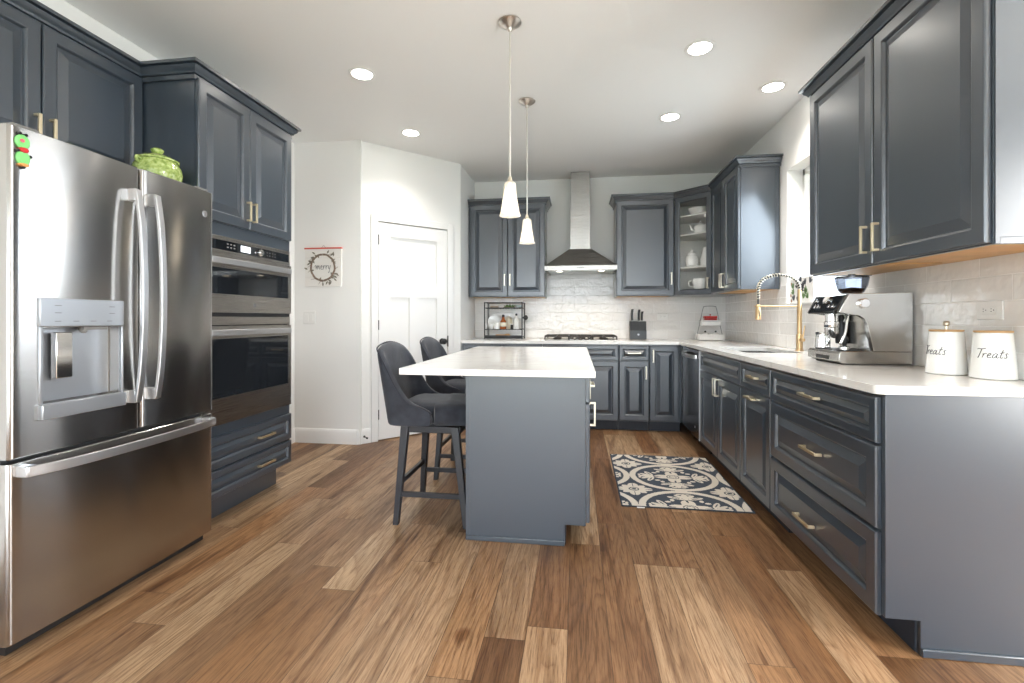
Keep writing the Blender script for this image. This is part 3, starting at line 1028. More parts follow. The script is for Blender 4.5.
# ------------------------------------------------------------------ wall oven
wo = thing('wall_oven', 'stainless double wall oven with a microwave on top, built into the tall cabinet', 'oven', (-1.95, 2.172, 0), PUL)
T = ROOT[wo.name]
o0, o1 = .0195, .782
MB().box(o0 + .01, .002, .556, o1 - .01, .55, 1.585).xf(T).build('oven_body', BLACKM, wo)
f = -.022
mb = MB()   # outer trim
mb.box(o0, f + .004, 1.566, o1, 0.0, 1.588).box(o0, f + .004, .552, o0 + .008, 0, 1.566).box(o1 - .008, f + .004, .552, o1, 0, 1.566).box(o0, f + .004, 1.489, o1, 0, 1.512)
mb.xf(T).build('trim_frame', STEELP, wo, bevel=.0015)
cp = MB().box(o0 + .008, f + .006, 1.512, o1 - .008, .001, 1.566).xf(T).build('control_panel', BLACKG, wo)
MB().box(.315, f + .0045, 1.522, .395, f + .0058, 1.558).xf(T).build('display', DISP, cp)
MB().lathe([(.020, f + .0058), (.020, f - .010), (.017, f - .014)], (.478, 0, 1.538), 20, 'y').lathe([(.012, f - .0142), (.012, f - .0150)], (.478, 0, 1.538), 20, 'y').xf(T).build('dial', CHROME, cp)
mb = MB()
for k in range(3):
    for j in range(2): mb.box(.205 + k * .026, f + .0048, 1.528 + j * .018, .217 + k * .026, f + .0058, 1.536 + j * .018)
for k in range(4):
    for j in range(2): mb.box(.545 + k * .026, f + .0048, 1.528 + j * .018, .553 + k * .026, f + .0058, 1.533 + j * .018)
mb.xf(T).build('touch_keys', GREYM, cp)


def oven_door(z0, z1, wz0, wz1, hz, logo, sag):
    dr = MB()
    x0, x1 = o0 + .009, o1 - .009
    w0, w1 = x0 + .022, x1 - .030
    for a, b_, c, d in ((x0, x1, z0, wz0), (x0, x1, wz1, z1), (x0, w0, wz0, wz1), (w1, x1, wz0, wz1)): dr.box(a, f - .012, c, b_, -.001, d)
    bmesh.ops.remove_doubles(dr.bm, verts=dr.bm.verts, dist=1e-6)
    d_ = dr.xf(T).build('oven_door', STEELP, wo, smooth=0)
    MB().box(w0 + .0005, f - .010, wz0 + .0005, w1 - .0005, -.001, wz1 - .0005).xf(T).build('door_window', BLACKG, d_)
    hb = MB()
    pts = [(x0 + .012, f - .040, hz), ((x0 + x1) / 2, f - .044, hz), (x1 - .045, f - .040, hz)]
    hb.ribbon(catmull(pts, 8), (0, 0, 1), .034, .014)
    for xx in (x0 + .02, x1 - .085): hb.box(xx, f - .037, hz - .010, xx + .03, f - .0122, hz + .010)
    hb.xf(T).build('handle', STEELB, d_, bevel=.002)
    if logo:
        lg = MB().lathe([(.013, f - .0122), (.013, f - .0135), (.0115, f - .014)], (.41, 0, logo), 24, 'y').xf(T).build('badge', PANELG, d_)
        badge_script(MB(), (.41, f - .0142, logo), .010).xf(T).build('badge_monogram', GREYM, lg)
    return d_


def badge_script(mb, c, r):
    """round monogram badge: ring plus two looped strokes, in the local xz plane"""
    def S(pts): return [(c[0] + p[0] * r, c[1], c[2] + p[1] * r) for p in pts]
    ring = [(math.cos(2 * PI * k / 20), math.sin(2 * PI * k / 20)) for k in range(20)]
    mb.tube(S(ring), r * .07, 5, closed=True)
    g = catmull([(.05, .55, 0), (-.25, .70, 0), (-.55, .35, 0), (-.5, -.1, 0), (-.2, -.1, 0), (-.05, .3, 0), (-.15, -.45, 0), (-.45, -.55, 0)], 5)
    e = catmull([(.55, .55, 0), (.25, .65, 0), (.10, .35, 0), (.35, .08, 0), (.10, -.2, 0), (.2, -.55, 0), (.6, -.4, 0)], 5)
    mb.tube(S([(p.x, p.y) for p in g]), r * .07, 5).tube(S([(p.x, p.y) for p in e]), r * .07, 5)
    return mb


oven_door(1.167, 1.486, 1.268, 1.412, 1.446, 1.213, 0)
MB().box(o0 + .009, f + .002, 1.146, o1 - .009, -.001, 1.165).xf(T).build('vent_strip', BLACKM, wo)
MB().box(o0 + .009, f - .004, 1.098, o1 - .009, -.001, 1.144).xf(T).build('lower_trim', STEELP, wo, bevel=.0015)
oven_door(.556, 1.092, .700, 1.022, 1.056, None, .02)

# ------------------------------------------------------------------ refrigerator
FRX, FY0, FY1, FSP = -1.830, 1.2935, 2.166, 1.761
fr = thing('refrigerator', 'large stainless french door refrigerator with a water dispenser and bottom freezer', 'refrigerator', (-2.2, 1.725, 0), PUL)


def convex_door(mb, y0, y1, z0, z1, xb, xf, bulge, hole=None, hx=None, ny=22, er=.014):
    """bowed appliance door facing +X, optional rectangular recess (y0,y1,z0,z1) down to x=hx"""
    ys = [y0, y0 + er * .07, y0 + er * .25, y0 + er * .6, y0 + er]
    ys += [y0 + er + (y1 - y0 - 2 * er) * k / ny for k in range(1, ny)]
    ys += [y1 - er, y1 - er * .6, y1 - er * .25, y1 - er * .07, y1]
    zs = [z0, z0 + .003, (z0 + z1) / 2, z1 - .003, z1]
    if hole:
        ys = sorted(set([y for y in ys if min(abs(y - hole[0]), abs(y - hole[1])) > .004] + [hole[0], hole[1]]))
        zs = sorted(set(zs + [hole[2], hole[3]]))

    def X(y, z):
        t = 2 * (y - y0) / (y1 - y0) - 1
        x = xf - bulge * t * t
        dd = min(y - y0, y1 - y)
        if dd < er: x -= er * (1 - math.sqrt(max(0, 1 - ((er - dd) / er) ** 2)))
        if z in (z0, z1): x -= .003
        return x
    V = {}

    def v(i, j):
        if (i, j) not in V: V[(i, j)] = mb.bm.verts.new((X(ys[i], zs[j]), ys[i], zs[j]))
        return V[(i, j)]
    ny_, nz_ = len(ys), len(zs)
    inh = lambda i, j: hole and hole[0] - 1e-6 <= ys[i] and ys[i + 1] <= hole[1] + 1e-6 and hole[2] - 1e-6 <= zs[j] and zs[j + 1] <= hole[3] + 1e-6
    for i in range(ny_ - 1):
        for j in range(nz_ - 1):
            if not inh(i, j): mb.bm.faces.new((v(i, j), v(i + 1, j), v(i + 1, j + 1), v(i, j + 1)))
    bk = {}
    for i in range(ny_):
        for j in (0, nz_ - 1): bk[(i, j)] = mb.bm.verts.new((xb, ys[i], zs[j]))
    for j in range(nz_):
        for i in (0, ny_ - 1):
            if (i, j) not in bk: bk[(i, j)] = mb.bm.verts.new((xb, ys[i], zs[j]))
    for i in range(ny_ - 1):
        for j in (0, nz_ - 1): mb.bm.faces.new((v(i, j), v(i + 1, j), bk[(i + 1, j)], bk[(i, j)]))
    for j in range(nz_ - 1):
        for i in (0, ny_ - 1): mb.bm.faces.new((v(i, j), v(i, j + 1), bk[(i, j + 1)], bk[(i, j)]))
    per = [bk[(i, 0)] for i in range(ny_)] + [bk[(ny_ - 1, j)] for j in range(1, nz_)] + [bk[(i, nz_ - 1)] for i in range(ny_ - 2, -1, -1)] + [bk[(0, j)] for j in range(nz_ - 2, 0, -1)]
    mb.bm.faces.new(per)
    if hole:
        yi = [i for i in range(ny_) if hole[0] - 1e-6 <= ys[i] <= hole[1] + 1e-6]
        zi = [j for j in range(nz_) if hole[2] - 1e-6 <= zs[j] <= hole[3] + 1e-6]
        loop = [(i, zi[0]) for i in yi] + [(yi[-1], j) for j in zi[1:]] + [(i, zi[-1]) for i in reversed(yi[:-1])] + [(yi[0], j) for j in reversed(zi[1:-1])]
        hb = [mb.bm.verts.new((hx, ys[i], zs[j])) for i, j in loop]
        for k in range(len(loop)):
            k2 = (k + 1) % len(loop)
            mb.bm.faces.new((v(*loop[k]), v(*loop[k2]), hb[k2], hb[k]))
        mb.bm.faces.new(hb)
    return mb


MB().box(-2.54, FY0 + .004, .03, FRX - .085, FY1 - .004, 1.755).box(-2.50, FY0 + .03, 0.001, FRX - .11, FY1 - .03, .03).build('cabinet_body', simple('fridge_side_grey', lin(92, 94, 98), 0.4), fr, bevel=.003)
HOLE = (1.384, 1.671, .825, 1.102)
ld = convex_door(MB(), FY0, FSP - .003, .668, 1.772, FRX - .078, FRX, .008, HOLE, FRX - .060).build('left_door', STEELH, fr, smooth=30)
rd = convex_door(MB(), FSP + .003, FY1, .668, 1.772, FRX - .078, FRX, .008).build('right_door', STEELH, fr, smooth=30)
fz = convex_door(MB(), FY0, FY1, .055, .652, FRX - .078, FRX, .012, ny=30).build('freezer_drawer', STEELH, fr, smooth=30)
MB().box(FRX - .10, FY0 + .02, .012, FRX - .05, FY1 - .02, .052).build('toe_grille', BLACKM, fr)
for (yy, dr) in ((1.713, ld), (1.803, rd)):
    pts = [(FRX + .030, yy, .79), (FRX + .052, yy, .95), (FRX + .062, yy, 1.225), (FRX + .052, yy, 1.50), (FRX + .030, yy, 1.665)]
    mb = MB().ribbon(catmull(pts, 7), (0, 1, 0), .026, .014)
    for z0, z1 in ((.785, .835), (1.62, 1.67)): mb.box(FRX - .010, yy - .011, z0, FRX + .028, yy + .011, z1)
    mb.build('handle', STEELB, dr, bevel=.002)
pts = [(FRX + .032, 1.318, .625), (FRX + .055, 1.45, .622), (FRX + .064, 1.725, .620), (FRX + .055, 2.0, .620), (FRX + .032, 2.128, .620)]
mb = MB().ribbon(catmull(pts, 7), (0, 0, 1), .034, .014)
for y0, y1 in ((1.316, 1.352), (2.094, 2.13)): mb.box(FRX - .012, y0, .606, FRX + .030, y1, .640)
mb.build('handle', STEELB, fz, bevel=.002)
# dispenser
dp = MB()
for a, b_, c, d, x in ((1.374, 1.677, 1.104, 1.205, .006), (1.374, 1.386, .835, 1.104, .004), (1.668, 1.677, .835, 1.104, .004), (1.374, 1.677, .782, .835, .016)): dp.box(FRX - .012, a, c, FRX + x, b_, d)
dp = dp.build('dispenser_frame', PANELG, ld, bevel=.003)
MB().box(FRX - .0598, 1.387, .836, FRX - .0585, 1.667, 1.101).build('dispenser_niche', PANELG, ld)
MB().box(FRX - .042, 1.443, .917, FRX - .018, 1.500, 1.083).build('dispenser_paddle', CHROME, ld, bevel=.003)
MB().lathe([(.012, 0), (.012, -.018), (.007, -.024)], (FRX - .022, 1.540, 1.102), 12).box(FRX - .034, 1.53, 1.09, FRX - .008, 1.62, 1.1015).build('dispenser_spout', GREYM, ld)
mb = MB()
for k in range(4): mb.box(FRX + .0062, 1.420 + k * .062, 1.122, FRX + .0066, 1.440 + k * .062, 1.1245)
for z in (1.152, 1.178):
    for y in (1.420, 1.615): mb.box(FRX + .0062, y, z, FRX + .0066, y + .022, z + .0025)
mb.build('control_marks', GREYM, dp)
TB = Matrix.Translation((FRX - .006, 2.104, 1.654)) @ Matrix.Rotation(PUL, 4, 'Z')
bd = MB().lathe([(.016, .004), (.016, -.004), (.014, -.0048)], (0, 0, 0), 24, 'y').xf(TB).build('badge', PANELG, rd)
badge_script(MB(), (0, -.005, 0), .0125).xf(TB).build('badge_monogram', GREYM, bd)
MB().box(FRX - .075, FY0 + .02, 1.7725, FRX - .02, FY0 + .10, 1.785).box(FRX - .075, FY1 - .10, 1.7725, FRX - .02, FY1 - .02, 1.785).build('hinge_cover', GREYM, fr, bevel=.003)

# fridge magnet and green pot
mg = thing('fridge_magnet', 'small green and red figure magnet stuck on the left refrigerator door', 'magnet', (FRX - .0145, 1.325, 1.70), PUL)
T = ROOT[mg.name] @ Matrix.Translation((0, 0, 0))
MM = Matrix.Translation((FRX - .002, 1.332, 1.0))


def disc(cx, cz, rx, rz, th, x0=0.0):
    n = 18
    ring = lambda k, x: [(x, cx + rx * k * math.cos(2 * PI * i / n), cz + rz * k * math.sin(2 * PI * i / n)) for i in range(n)]
    return MB().loft([ring(1, x0), ring(1, x0 + th * .5), ring(.8, x0 + th)])


MX = FRX - .0040
disc(1.327, 1.722, .021, .024, .010, MX).build('upper_body', LIME, mg)
disc(1.329, 1.668, .020, .025, .010, MX).build('lower_body', LIME, mg)
disc(1.328, 1.694, .014, .010, .013, MX).build('red_bow', RED, mg)
disc(1.322, 1.724, .008, .007, .012, MX).build('pink_cheek', simple('pink_enamel', lin(226, 96, 120), .4), mg)
disc(1.329, 1.645, .015, .006, .012, MX).build('base_band', simple('orange_enamel', lin(220, 150, 80), .4), mg)
for y, z in ((1.348, 1.678), (1.313, 1.690), (1.318, 1.748), (1.336, 1.747), (1.329, 1.637)): MB().lathe([(.005, 0), (.005, .008), (.003, .010)], (MX, y, z), 10, 'x').build('black_tip', BLACKM, mg)

gp = thing('lidded_pot', 'speckled green ceramic pot with a lid on top of the refrigerator', 'pot', (-2.03, 2.035, 1.7555))
MB().lathe([(.062, 0), (.072, .006), (.098, .05), (.104, .085), (.098, .115), (.085, .135), (.083, .142), (.076, .142)], (-2.03, 2.035, 1.7556), 32).build('pot_body', GREENG, gp)
MB().lathe([(.090, .143), (.090, .150), (.060, .168), (.025, .178), (.018, .183), (.024, .190), (.028, .200), (.018, .208), (.004, .210)], (-2.03, 2.035, 1.7556), 32).build('lid', GREENG, gp)
for sgn in (-1, 1):
    pts = catmull([(-2.03, 2.035 + sgn * .085, 1.885), (-2.03, 2.035 + sgn * .108, 1.893), (-2.03, 2.035 + sgn * .112, 1.880), (-2.03, 2.035 + sgn * .097, 1.868)], 4)
    MB().tube(pts, .007, 8).build('ear_handle', GREENG, gp)

# ------------------------------------------------------------------ range hood and cooktop
HX0, HX1, HCX = -.336, .416, .040
rh = thing('range_hood', 'stainless chimney range hood on the tiled back wall', 'range hood', (HCX, 5.2, 1.63))
HY0, HY1 = 4.945, YB - .010
MB().box(HX0, HY0, 1.640, HX1, HY1, 1.690).build('canopy_rim', STEELC, rh, bevel=.002)
CH0, CH1, CHY = HCX - .108, HCX + .108, 5.185
MB().loft([[(HX0 + .003, HY0 + .003, 1.6905), (HX1 - .003, HY0 + .003, 1.6905), (HX1 - .003, HY1, 1.6905), (HX0 + .003, HY1, 1.6905)],
           [(CH0 - .012, CHY - .012, 1.895), (CH1 + .012, CHY - .012, 1.895), (CH1 + .012, HY1, 1.895), (CH0 - .012, HY1, 1.895)],
           [(CH0 - .012, CHY - .012, 1.905), (CH1 + .012, CHY - .012, 1.905), (CH1 + .012, HY1, 1.905), (CH0 - .012, HY1, 1.905)]]).build('canopy', STEELC, rh, smooth=0)
MB().box(CH0, CHY, 1.906, CH1, HY1, 2.36).build('lower_chimney', STEELC, rh, bevel=.002)
MB().box(CH0 + .006, CHY + .006, 2.361, CH1 - .006, HY1, ZC - .001).build('upper_chimney', STEELC, rh, bevel=.002)
MB().box(HX0 + .03, HY0 + .03, 1.638, HX1 - .03, HY1 - .03, 1.6395).build('filter_panel', STEELS, rh)
for xx in (HCX - .22, HCX + .22): MB().lathe([(.030, 1.6378), (.030, 1.6368), (.002, 1.6364)], (xx, 5.03, 0), 20).build('hood_lamp', HOODL, rh)
for xx in (HCX - .22, HCX + .22):
    l = bpy.data.lights.new('hood_lamp_light', 'SPOT'); l.energy = 5; l.color = (1.0, .84, .64); l.spot_size = R(130); l.spot_blend = .9; l.shadow_soft_size = .03
    o = bpy.data.objects.new('hood_lamp_light', l); COL.objects.link(o); o.location = (xx, 5.03, 1.622)
mb = MB()
for k in range(4): mb.lathe([(.006, HY0 - .003), (.006, HY0 - .0003)], (HCX - .03 + k * .02, 0, 1.665), 10, 'y')
mb.build('buttons', BLACKM, rh)

ck = thing('gas_cooktop', 'gas cooktop with dark iron grates on the back counter under the hood', 'cooktop', (HCX, 5.11, .907))
MB().box(-.335, 4.86, .9075, .415, 5.365, .916).build('cooktop_plate', STEELP, ck, bevel=.003)
for gx0, gx1, x in ((-.325, -.082, 0), (.165, .405, 0), (-.076, .158, 1)):
    g = MB()
    y0, y1, zt = 4.875, 5.35, .950
    for a, b_ in (((gx0, y0), (gx1, y0)), ((gx1, y0), (gx1, y1)), ((gx1, y1), (gx0, y1)), ((gx0, y1), (gx0, y0))):
        g.ribbon([(a[0], a[1], zt), (b_[0], b_[1], zt)], (0, 0, 1), .014, .011)
    for yy in (y0 + .12, (y0 + y1) / 2, y1 - .12): g.box(gx0, yy - .005, zt - .006, gx1, yy + .005, zt + .007)
    mx_ = (gx0 + gx1) / 2
    g.box(mx_ - .005, y0, zt - .006, mx_ + .005, y1, zt + .007)
    for xx in (gx0, gx1):
        for yy in (y0, y1): g.box(xx - .007, yy - .007, .9165, xx + .007, yy + .007, zt)
    if x:
        n = 4
        for k in range(n):
            xa, xb = gx0 + (gx1 - gx0) * k / n, gx0 + (gx1 - gx0) * (k + 1) / n
            g.ribbon([(xa, y0, .918), (xb, y0, zt)], (0, 1, 0), .010, .009).ribbon([(xb, y0, .918), (xa, y0, zt)], (0, 1, 0), .010, .009)
    g.build('grate', IRON, ck)
for xx in (-.205, .285):
    for yy in (4.985, 5.24): MB().lathe([(.045, .9165), (.045, .924), (.036, .926), (.036, .934), (.006, .936)], (xx, yy, 0), 20).build('burner', IRON, ck)
MB().lathe([(.055, .9165), (.055, .924), (.046, .926), (.046, .934), (.006, .936)], (HCX, 5.2, 0), 20).build('burner', IRON, ck)
for k in range(4): MB().lathe([(.016, .9165), (.016, .932), (.013, .936), (.003, .937)], (-.055 + k * .062, 4.935, 0), 14).build('knob', STEELS, ck)

# ------------------------------------------------------------------ recessed lights and pendants
RL = [(-1.399, 2.924, 'recessed ceiling light left of the nearer pendant, near one of the left pair'), (-1.422, 3.905, 'recessed ceiling light in front of the pantry door'),
      (.727, 2.917, 'recessed ceiling light nearest the camera on the right half of the ceiling'), (.739, 3.882, 'recessed ceiling light right of the farther pendant, toward the back wall'),
      (1.352, 3.477, 'recessed ceiling light by the right wall above the sink')]
rl = thing('recessed_light', RL[0][2], 'ceiling light', (RL[0][0], RL[0][1], ZC), 0, 'recessed ceiling lights')
MB().lathe([(.088, -.001), (.088, -.004), (.078, -.007), (.066, -.004), (.066, -.001)], (0, 0, 0), 32).xf(ROOT[rl.name]).build('trim_ring', TRIMW, rl)
MB().lathe([(.065, -.0012), (.065, -.0030), (.002, -.0036)], (0, 0, 0), 28).xf(ROOT[rl.name]).build('lens', LENS, rl)
for x, y, lb in RL[1:]: dup(rl, (x, y, ZC), lb)
for x, y, lb in RL:
    l = bpy.data.lights.new('downlight', 'SPOT'); l.energy = 25; l.color = (1.0, .93, .85); l.spot_size = R(125); l.spot_blend = .8; l.shadow_soft_size = .06
    o = bpy.data.objects.new('downlight', l); COL.objects.link(o); o.location = (x, y, ZC - .02)

PD = [(-.358, 2.521, 'nearer of the two glass pendant lights hanging over the island'), (-.363, 3.453, 'farther of the two glass pendant lights hanging over the island')]
pd = thing('pendant_light', PD[0][2], 'pendant light', (PD[0][0], PD[0][1], 1.68), 0, 'pendant lights over the island')
P0 = ROOT[pd.name]
zc = ZC - 1.68
MB().lathe([(.062, zc - .001), (.062, zc - .006), (.045, zc - .020), (.014, zc - .034), (.010, zc - .050), (.004, zc - .055)], (0, 0, 0), 28).xf(P0).build('ceiling_canopy', simple('brushed_nickel', (.60, .55, .50, 1), .3, 1.0), pd)
MB().lathe([(.005, .215), (.005, zc - .05)], (0, 0, 0), 10).xf(P0).build('stem', simple('satin_stem', (.74, .72, .68, 1), .35, .7), pd)
MB().lathe([(.007, .225), (.011, .212), (.014, .202), (.014, .185), (.005, .183)], (0, 0, 0), 16).xf(P0).build('socket_cap', NICKEL, pd)
SHP = [(.012, .206), (.024, .203), (.0315, .190), (.0335, .165), (.0365, .13), (.043, .075), (.052, .020), (.0585, 0), (.056, .001), (.0495, .022), (.041, .076), (.034, .13), (.031, .165), (.029, .186), (.022, .199), (.012, .202)]
MB().lathe([(r, .010 + z * .90) for r, z in SHP], (0, 0, 0), 32, cap=False).xf(P0).build('glass_shade', SHADE, pd)
MB().lathe([(.010, .182), (.012, .145), (.020, .110), (.0225, .085), (.018, .058), (.004, .046)], (0, 0, 0), 20).xf(P0).build('bulb', BULB, pd)
dup(pd, (PD[1][0], PD[1][1], 1.68), PD[1][2])
for x, y, lb in PD:
    l = bpy.data.lights.new('pendant_glow', 'POINT'); l.energy = 0.35; l.color = (1.0, .84, .64); l.shadow_soft_size = .03
    o = bpy.data.objects.new('pendant_glow', l); COL.objects.link(o); o.location = (x, y, 1.72)

# ------------------------------------------------------------------ counter stools
ST = thing('counter_stool', 'nearer charcoal upholstered counter stool tucked under the island', 'stool', (-.81, 2.70, 0), 0, 'counter stools at the island')
P0 = ROOT[ST.name]
U = [(.03, -.232, .612), (-.02, -.234, .642), (-.09, -.235, .664), (-.135, -.235, .71), (-.17, -.234, .79), (-.20, -.230, .885), (-.226, -.215, .945), (-.243, -.175, .972), (-.247, -.09, .990), (-.248, 0, .996)]
U = U + [(x, -y, z) for x, y, z in reversed(U[:-1])]
ZB, TH = .540, .042
outs, ins, tops = [], [], []
rings = []
for x, y, zt in U:
    bf = max(0.0, min(1.0, (-x - .02) / .2))
    d = Vector((x + .02, y)); d = Vector((max(-1, min(1, (x + .05) / .19)) if x < -.05 else 0, y / .235)); d = d.normalized()
    ring = []
    lv = [0, .05, .3, .6, .85, .96]
    lean = lambda z: -.075 * bf * max(0, (z - ZB)) / .45
    for q in lv:
        z = ZB + (zt - ZB) * q
        ring.append((x + lean(z), y, z))
    ring.append((x + lean(zt) - d.x * TH * .25, y - d.y * TH * .25, zt))
    ring.append((x + lean(zt) - d.x * TH * .75, y - d.y * TH * .75, zt))
    for q in reversed(lv):
        z = ZB + (zt - ZB) * q
        ring.append((x + lean(z) - d.x * TH, y - d.y * TH, z))
    rings.append(ring)
MB().loft(rings).xf(P0).build('back_shell', FABRIC, ST, smooth=60, sub=1)
pp = []
for x, y, zt in U:
    bf = max(0.0, min(1.0, (-x - .02) / .2)); pp.append((x - .075 * bf * (zt - ZB) / .45 + .008 * bf, y * .978 if abs(y) > .2 else y, zt - .003))
MB().tube(catmull(pp, 3), .0045, 6).xf(P0).build('piping', FABRICD, ST)
sp_ = [(.225, -.215), (.235, -.20), (.238, 0), (.235, .20), (.225, .215), (.045, .222), (.028, .188), (-.17, .182), (-.195, .15), (-.197, 0), (-.195, -.15), (-.17, -.182), (.028, -.188), (.045, -.222)]
sc_ = lambda k, dz: [((x - .02) * k + .02, y * k, dz) for x, y in sp_]
MB().loft([sc_(.96, .548), sc_(1.0, .556), sc_(1.005, .60), sc_(1.0, .632), sc_(.96, .652), sc_(.80, .664), sc_(.4, .668)]).xf(P0).build('seat_cushion', FABRIC, ST, smooth=60)
MB().box(-.155, -.195, .500, .18, .195, .5385).box(-.16, -.18, .5386, .2, .18, .5475).xf(P0).build('seat_frame', BLACKW, ST, bevel=.004)
FT = {}
for sx, sy in ((-1, -1), (-1, 1), (1, -1), (1, 1)):
    tx, fx = (-.135, -.175) if sx < 0 else (.150, .220)
    ty, fy = sy * .188, sy * .225
    MB().beam((fx, fy, .0005), (tx, ty, .5384), .030, .042).xf(P0).build('leg', BLACKW, ST, bevel=.002)
    FT[(sx, sy)] = ((fx, fy), (tx, ty))


def at_leg(k, z):
    f_, t_ = FT[k]; q = z / .538
    return (f_[0] + (t_[0] - f_[0]) * q, f_[1] + (t_[1] - f_[1]) * q, z)


for a, b_, z in (((-1, -1), (1, -1), .165), ((-1, 1), (1, 1), .165), ((-1, -1), (-1, 1), .225), ((1, -1), (1, 1), .165)):
    MB().ribbon([at_leg(a, z), at_leg(b_, z)], (0, 0, 1), .026, .018).xf(P0).build('stretcher', BLACKW, ST)
dup(ST, (-.806, 3.425, 0), 'farther charcoal upholstered counter stool, by the pantry door end of the island')

# ------------------------------------------------------------------ rug
def m_rug():
    m, nt, b = new_mat('woven_damask')
    at = N(nt, 'ShaderNodeVertexColor', layer_name='weave')
    L(nt, at.outputs['Color'], b.inputs['Base Color'])
    b.inputs['Roughness'].default_value = 0.95
    b.inputs['Specular IOR Level'].default_value = 0.1
    tc = N(nt, 'ShaderNodeTexCoord')
    nz = N(nt, 'ShaderNodeTexNoise'); nz.inputs['Scale'].default_value = 500
    L(nt, tc.outputs['Object'], nz.inputs['Vector'])
    bump(nt, b, nz.outputs['Fac'], .3, .002)
    return m


def rug_pattern(u, v):
    """u across (m), v along (m), from the rug centre: cream scrollwork on navy; True = cream"""
    u, v = u * .62 / .60, v * .62 / .55
    P_, Q_ = .62, .62            # medallion repeat
    best = None
    # nearest medallion centre on a square grid (overlapping circles)
    cu, cv = round(u / P_) * P_, round(v / Q_) * Q_
    x, y = u - cu, v - cv
    r = math.hypot(x, y); a = math.atan2(y, x)
    ring = .288
    if abs(r - ring) < .022: return True
    if r > ring:                 # the four-cornered spandrel between medallions
        x2 = abs(x) - P_ / 2; y2 = abs(y) - Q_ / 2
        q = math.hypot(x2, y2); t = math.atan2(y2, x2)
        if r < ring + .033: return False
        if q < .016: return False
        if q < .026: return True
        if q < .032: return False
        if q < .040 + .085 * abs(math.cos(2 * t)) ** 1.5 and not abs(math.sin(4 * t)) < .12 and q > .036: return True
        if q < .05 + .055 * abs(math.sin(2 * t)) ** 3 and q > .036: return True
        return False
    # inside the medallion
    if r < .020: return True
    if r < .027: return False
    if r < .038: return True
    if r < .045: return False
    pet = abs(math.cos(2 * a))
    if r < .060 + .072 * pet ** 1.3:
        notch = abs(math.sin(2 * a)) < .10 and r > .085
        return not notch
    # leaf sprays along the axes
    t = (a + PI / 4) % (PI / 2) - PI / 4
    px, py = r * math.cos(t), r * math.sin(t)
    d1 = ((px - .190) / .058) ** 2 + (py / .021) ** 2
    if d1 < 1: return True
    for sy in (-1, 1):
        X = px - .195; Y = sy * py - .034
        ca, sa = math.cos(.7), math.sin(.7)
        if ((X * ca + Y * sa) / .044) ** 2 + ((-X * sa + Y * ca) / .016) ** 2 < 1: return True
        X = px - .165; Y = sy * py - .062
        ca, sa = math.cos(1.15), math.sin(1.15)
        if ((X * ca + Y * sa) / .054) ** 2 + ((-X * sa + Y * ca) / .019) ** 2 < 1 and not ((X * ca + Y * sa) / .030) ** 2 + ((-X * sa + Y * ca) / .005) ** 2 < 1: return True
        X = px - .122; Y = sy * py - .090
        if (X / .020) ** 2 + (Y / .014) ** 2 < 1: return True
        X = px - .238; Y = sy * py - .030
        if (X / .010) ** 2 + (Y / .018) ** 2 < 1: return True
    return False


RX, RY, RW, RL_ = .653, 3.436, .762, 1.09
nx, ny = 170, 240
vs, fs, cols = [], [], []
for j in range(ny + 1):
    for i in range(nx + 1):
        vs.append((-RW / 2 + RW * i / nx, -RL_ / 2 + RL_ * j / ny, .0065))
CREAMC, NAVYC = lin(210, 202, 190), lin(74, 80, 90)
for j in range(ny):
    for i in range(nx):
        a = j * (nx + 1) + i
        fs.append((a, a + 1, a + nx + 2, a + nx + 1))
        u = -RW / 2 + RW * (i + .5) / nx; v = -RL_ / 2 + RL_ * (j + .5) / ny
        edge = min(i, nx - 1 - i, j, ny - 1 - j) < 2
        cols.append(NAVYC if edge or not rug_pattern(u - .025, v - .025) else CREAMC)
me = bpy.data.meshes.new('rug_pile')
me.from_pydata(vs, [], fs)
ca = me.color_attributes.new('weave', 'FLOAT_COLOR', 'CORNER')
buf = []
for c in cols: buf += list(c) * 4
ca.data.foreach_set('color', buf)
me.materials.append(m_rug())
rug = thing('rug', 'navy and cream damask rug lying on the wood floor before the sink', 'rug', (RX, RY, 0), R(-.4))
ro = bpy.data.objects.new('woven_top', me); COL.objects.link(ro); ro.parent = rug
MB().box(-RW / 2, -RL_ / 2, .0005, RW / 2, RL_ / 2, .0062).build('rug_backing', simple('rug_backing_navy', lin(50, 52, 58), .9), rug, world=False)
MB().box(-.29, -RL_ / 2 - .010, .001, -.245, -RL_ / 2 + .0, .004).build('care_label', CANV, rug, world=False)

# ------------------------------------------------------------------ faucet
fa = thing('kitchen_faucet', 'brushed gold pull-down faucet with a coiled spring neck behind the sink', 'faucet', (1.560, 3.56, .907))
fx, fy = 1.560, 3.56
MB().lathe([(.028, .9075), (.028, .913), (.021, .916), (.021, 1.020), (.016, 1.024)], (fx, fy, 0), 20).build('faucet_base', GOLD, fa)
MB().lathe([(.0155, 1.024), (.0155, 1.235), (.013, 1.240), (.013, 1.335), (.009, 1.340)], (fx, fy, 0), 18).build('faucet_body', GOLD, fa)
MB().tube([(fx + .0, fy - .02, .985), (fx, fy - .055, .985)], .013, 12).tube([(fx, fy - .045, .990), (fx + .004, fy - .050, 1.03), (fx + .010, fy - .056, 1.085)], [.006, .005, .004], 8).build('lever_handle', GOLD, fa)
hx = 1.285
arc = []
n = 60
for k in range(n + 1):
    t = PI * k / n
    arc.append(Vector(((fx + hx) / 2 + (fx - hx) / 2 * math.cos(t), fy, 1.335 + .108 * math.sin(t) ** .85)))
arc += [Vector((hx, fy, 1.335 - .10 * k / 8)) for k in range(1, 9)]
MB().tube(arc, .0065, 10).build('hose', BLACKM, fa)
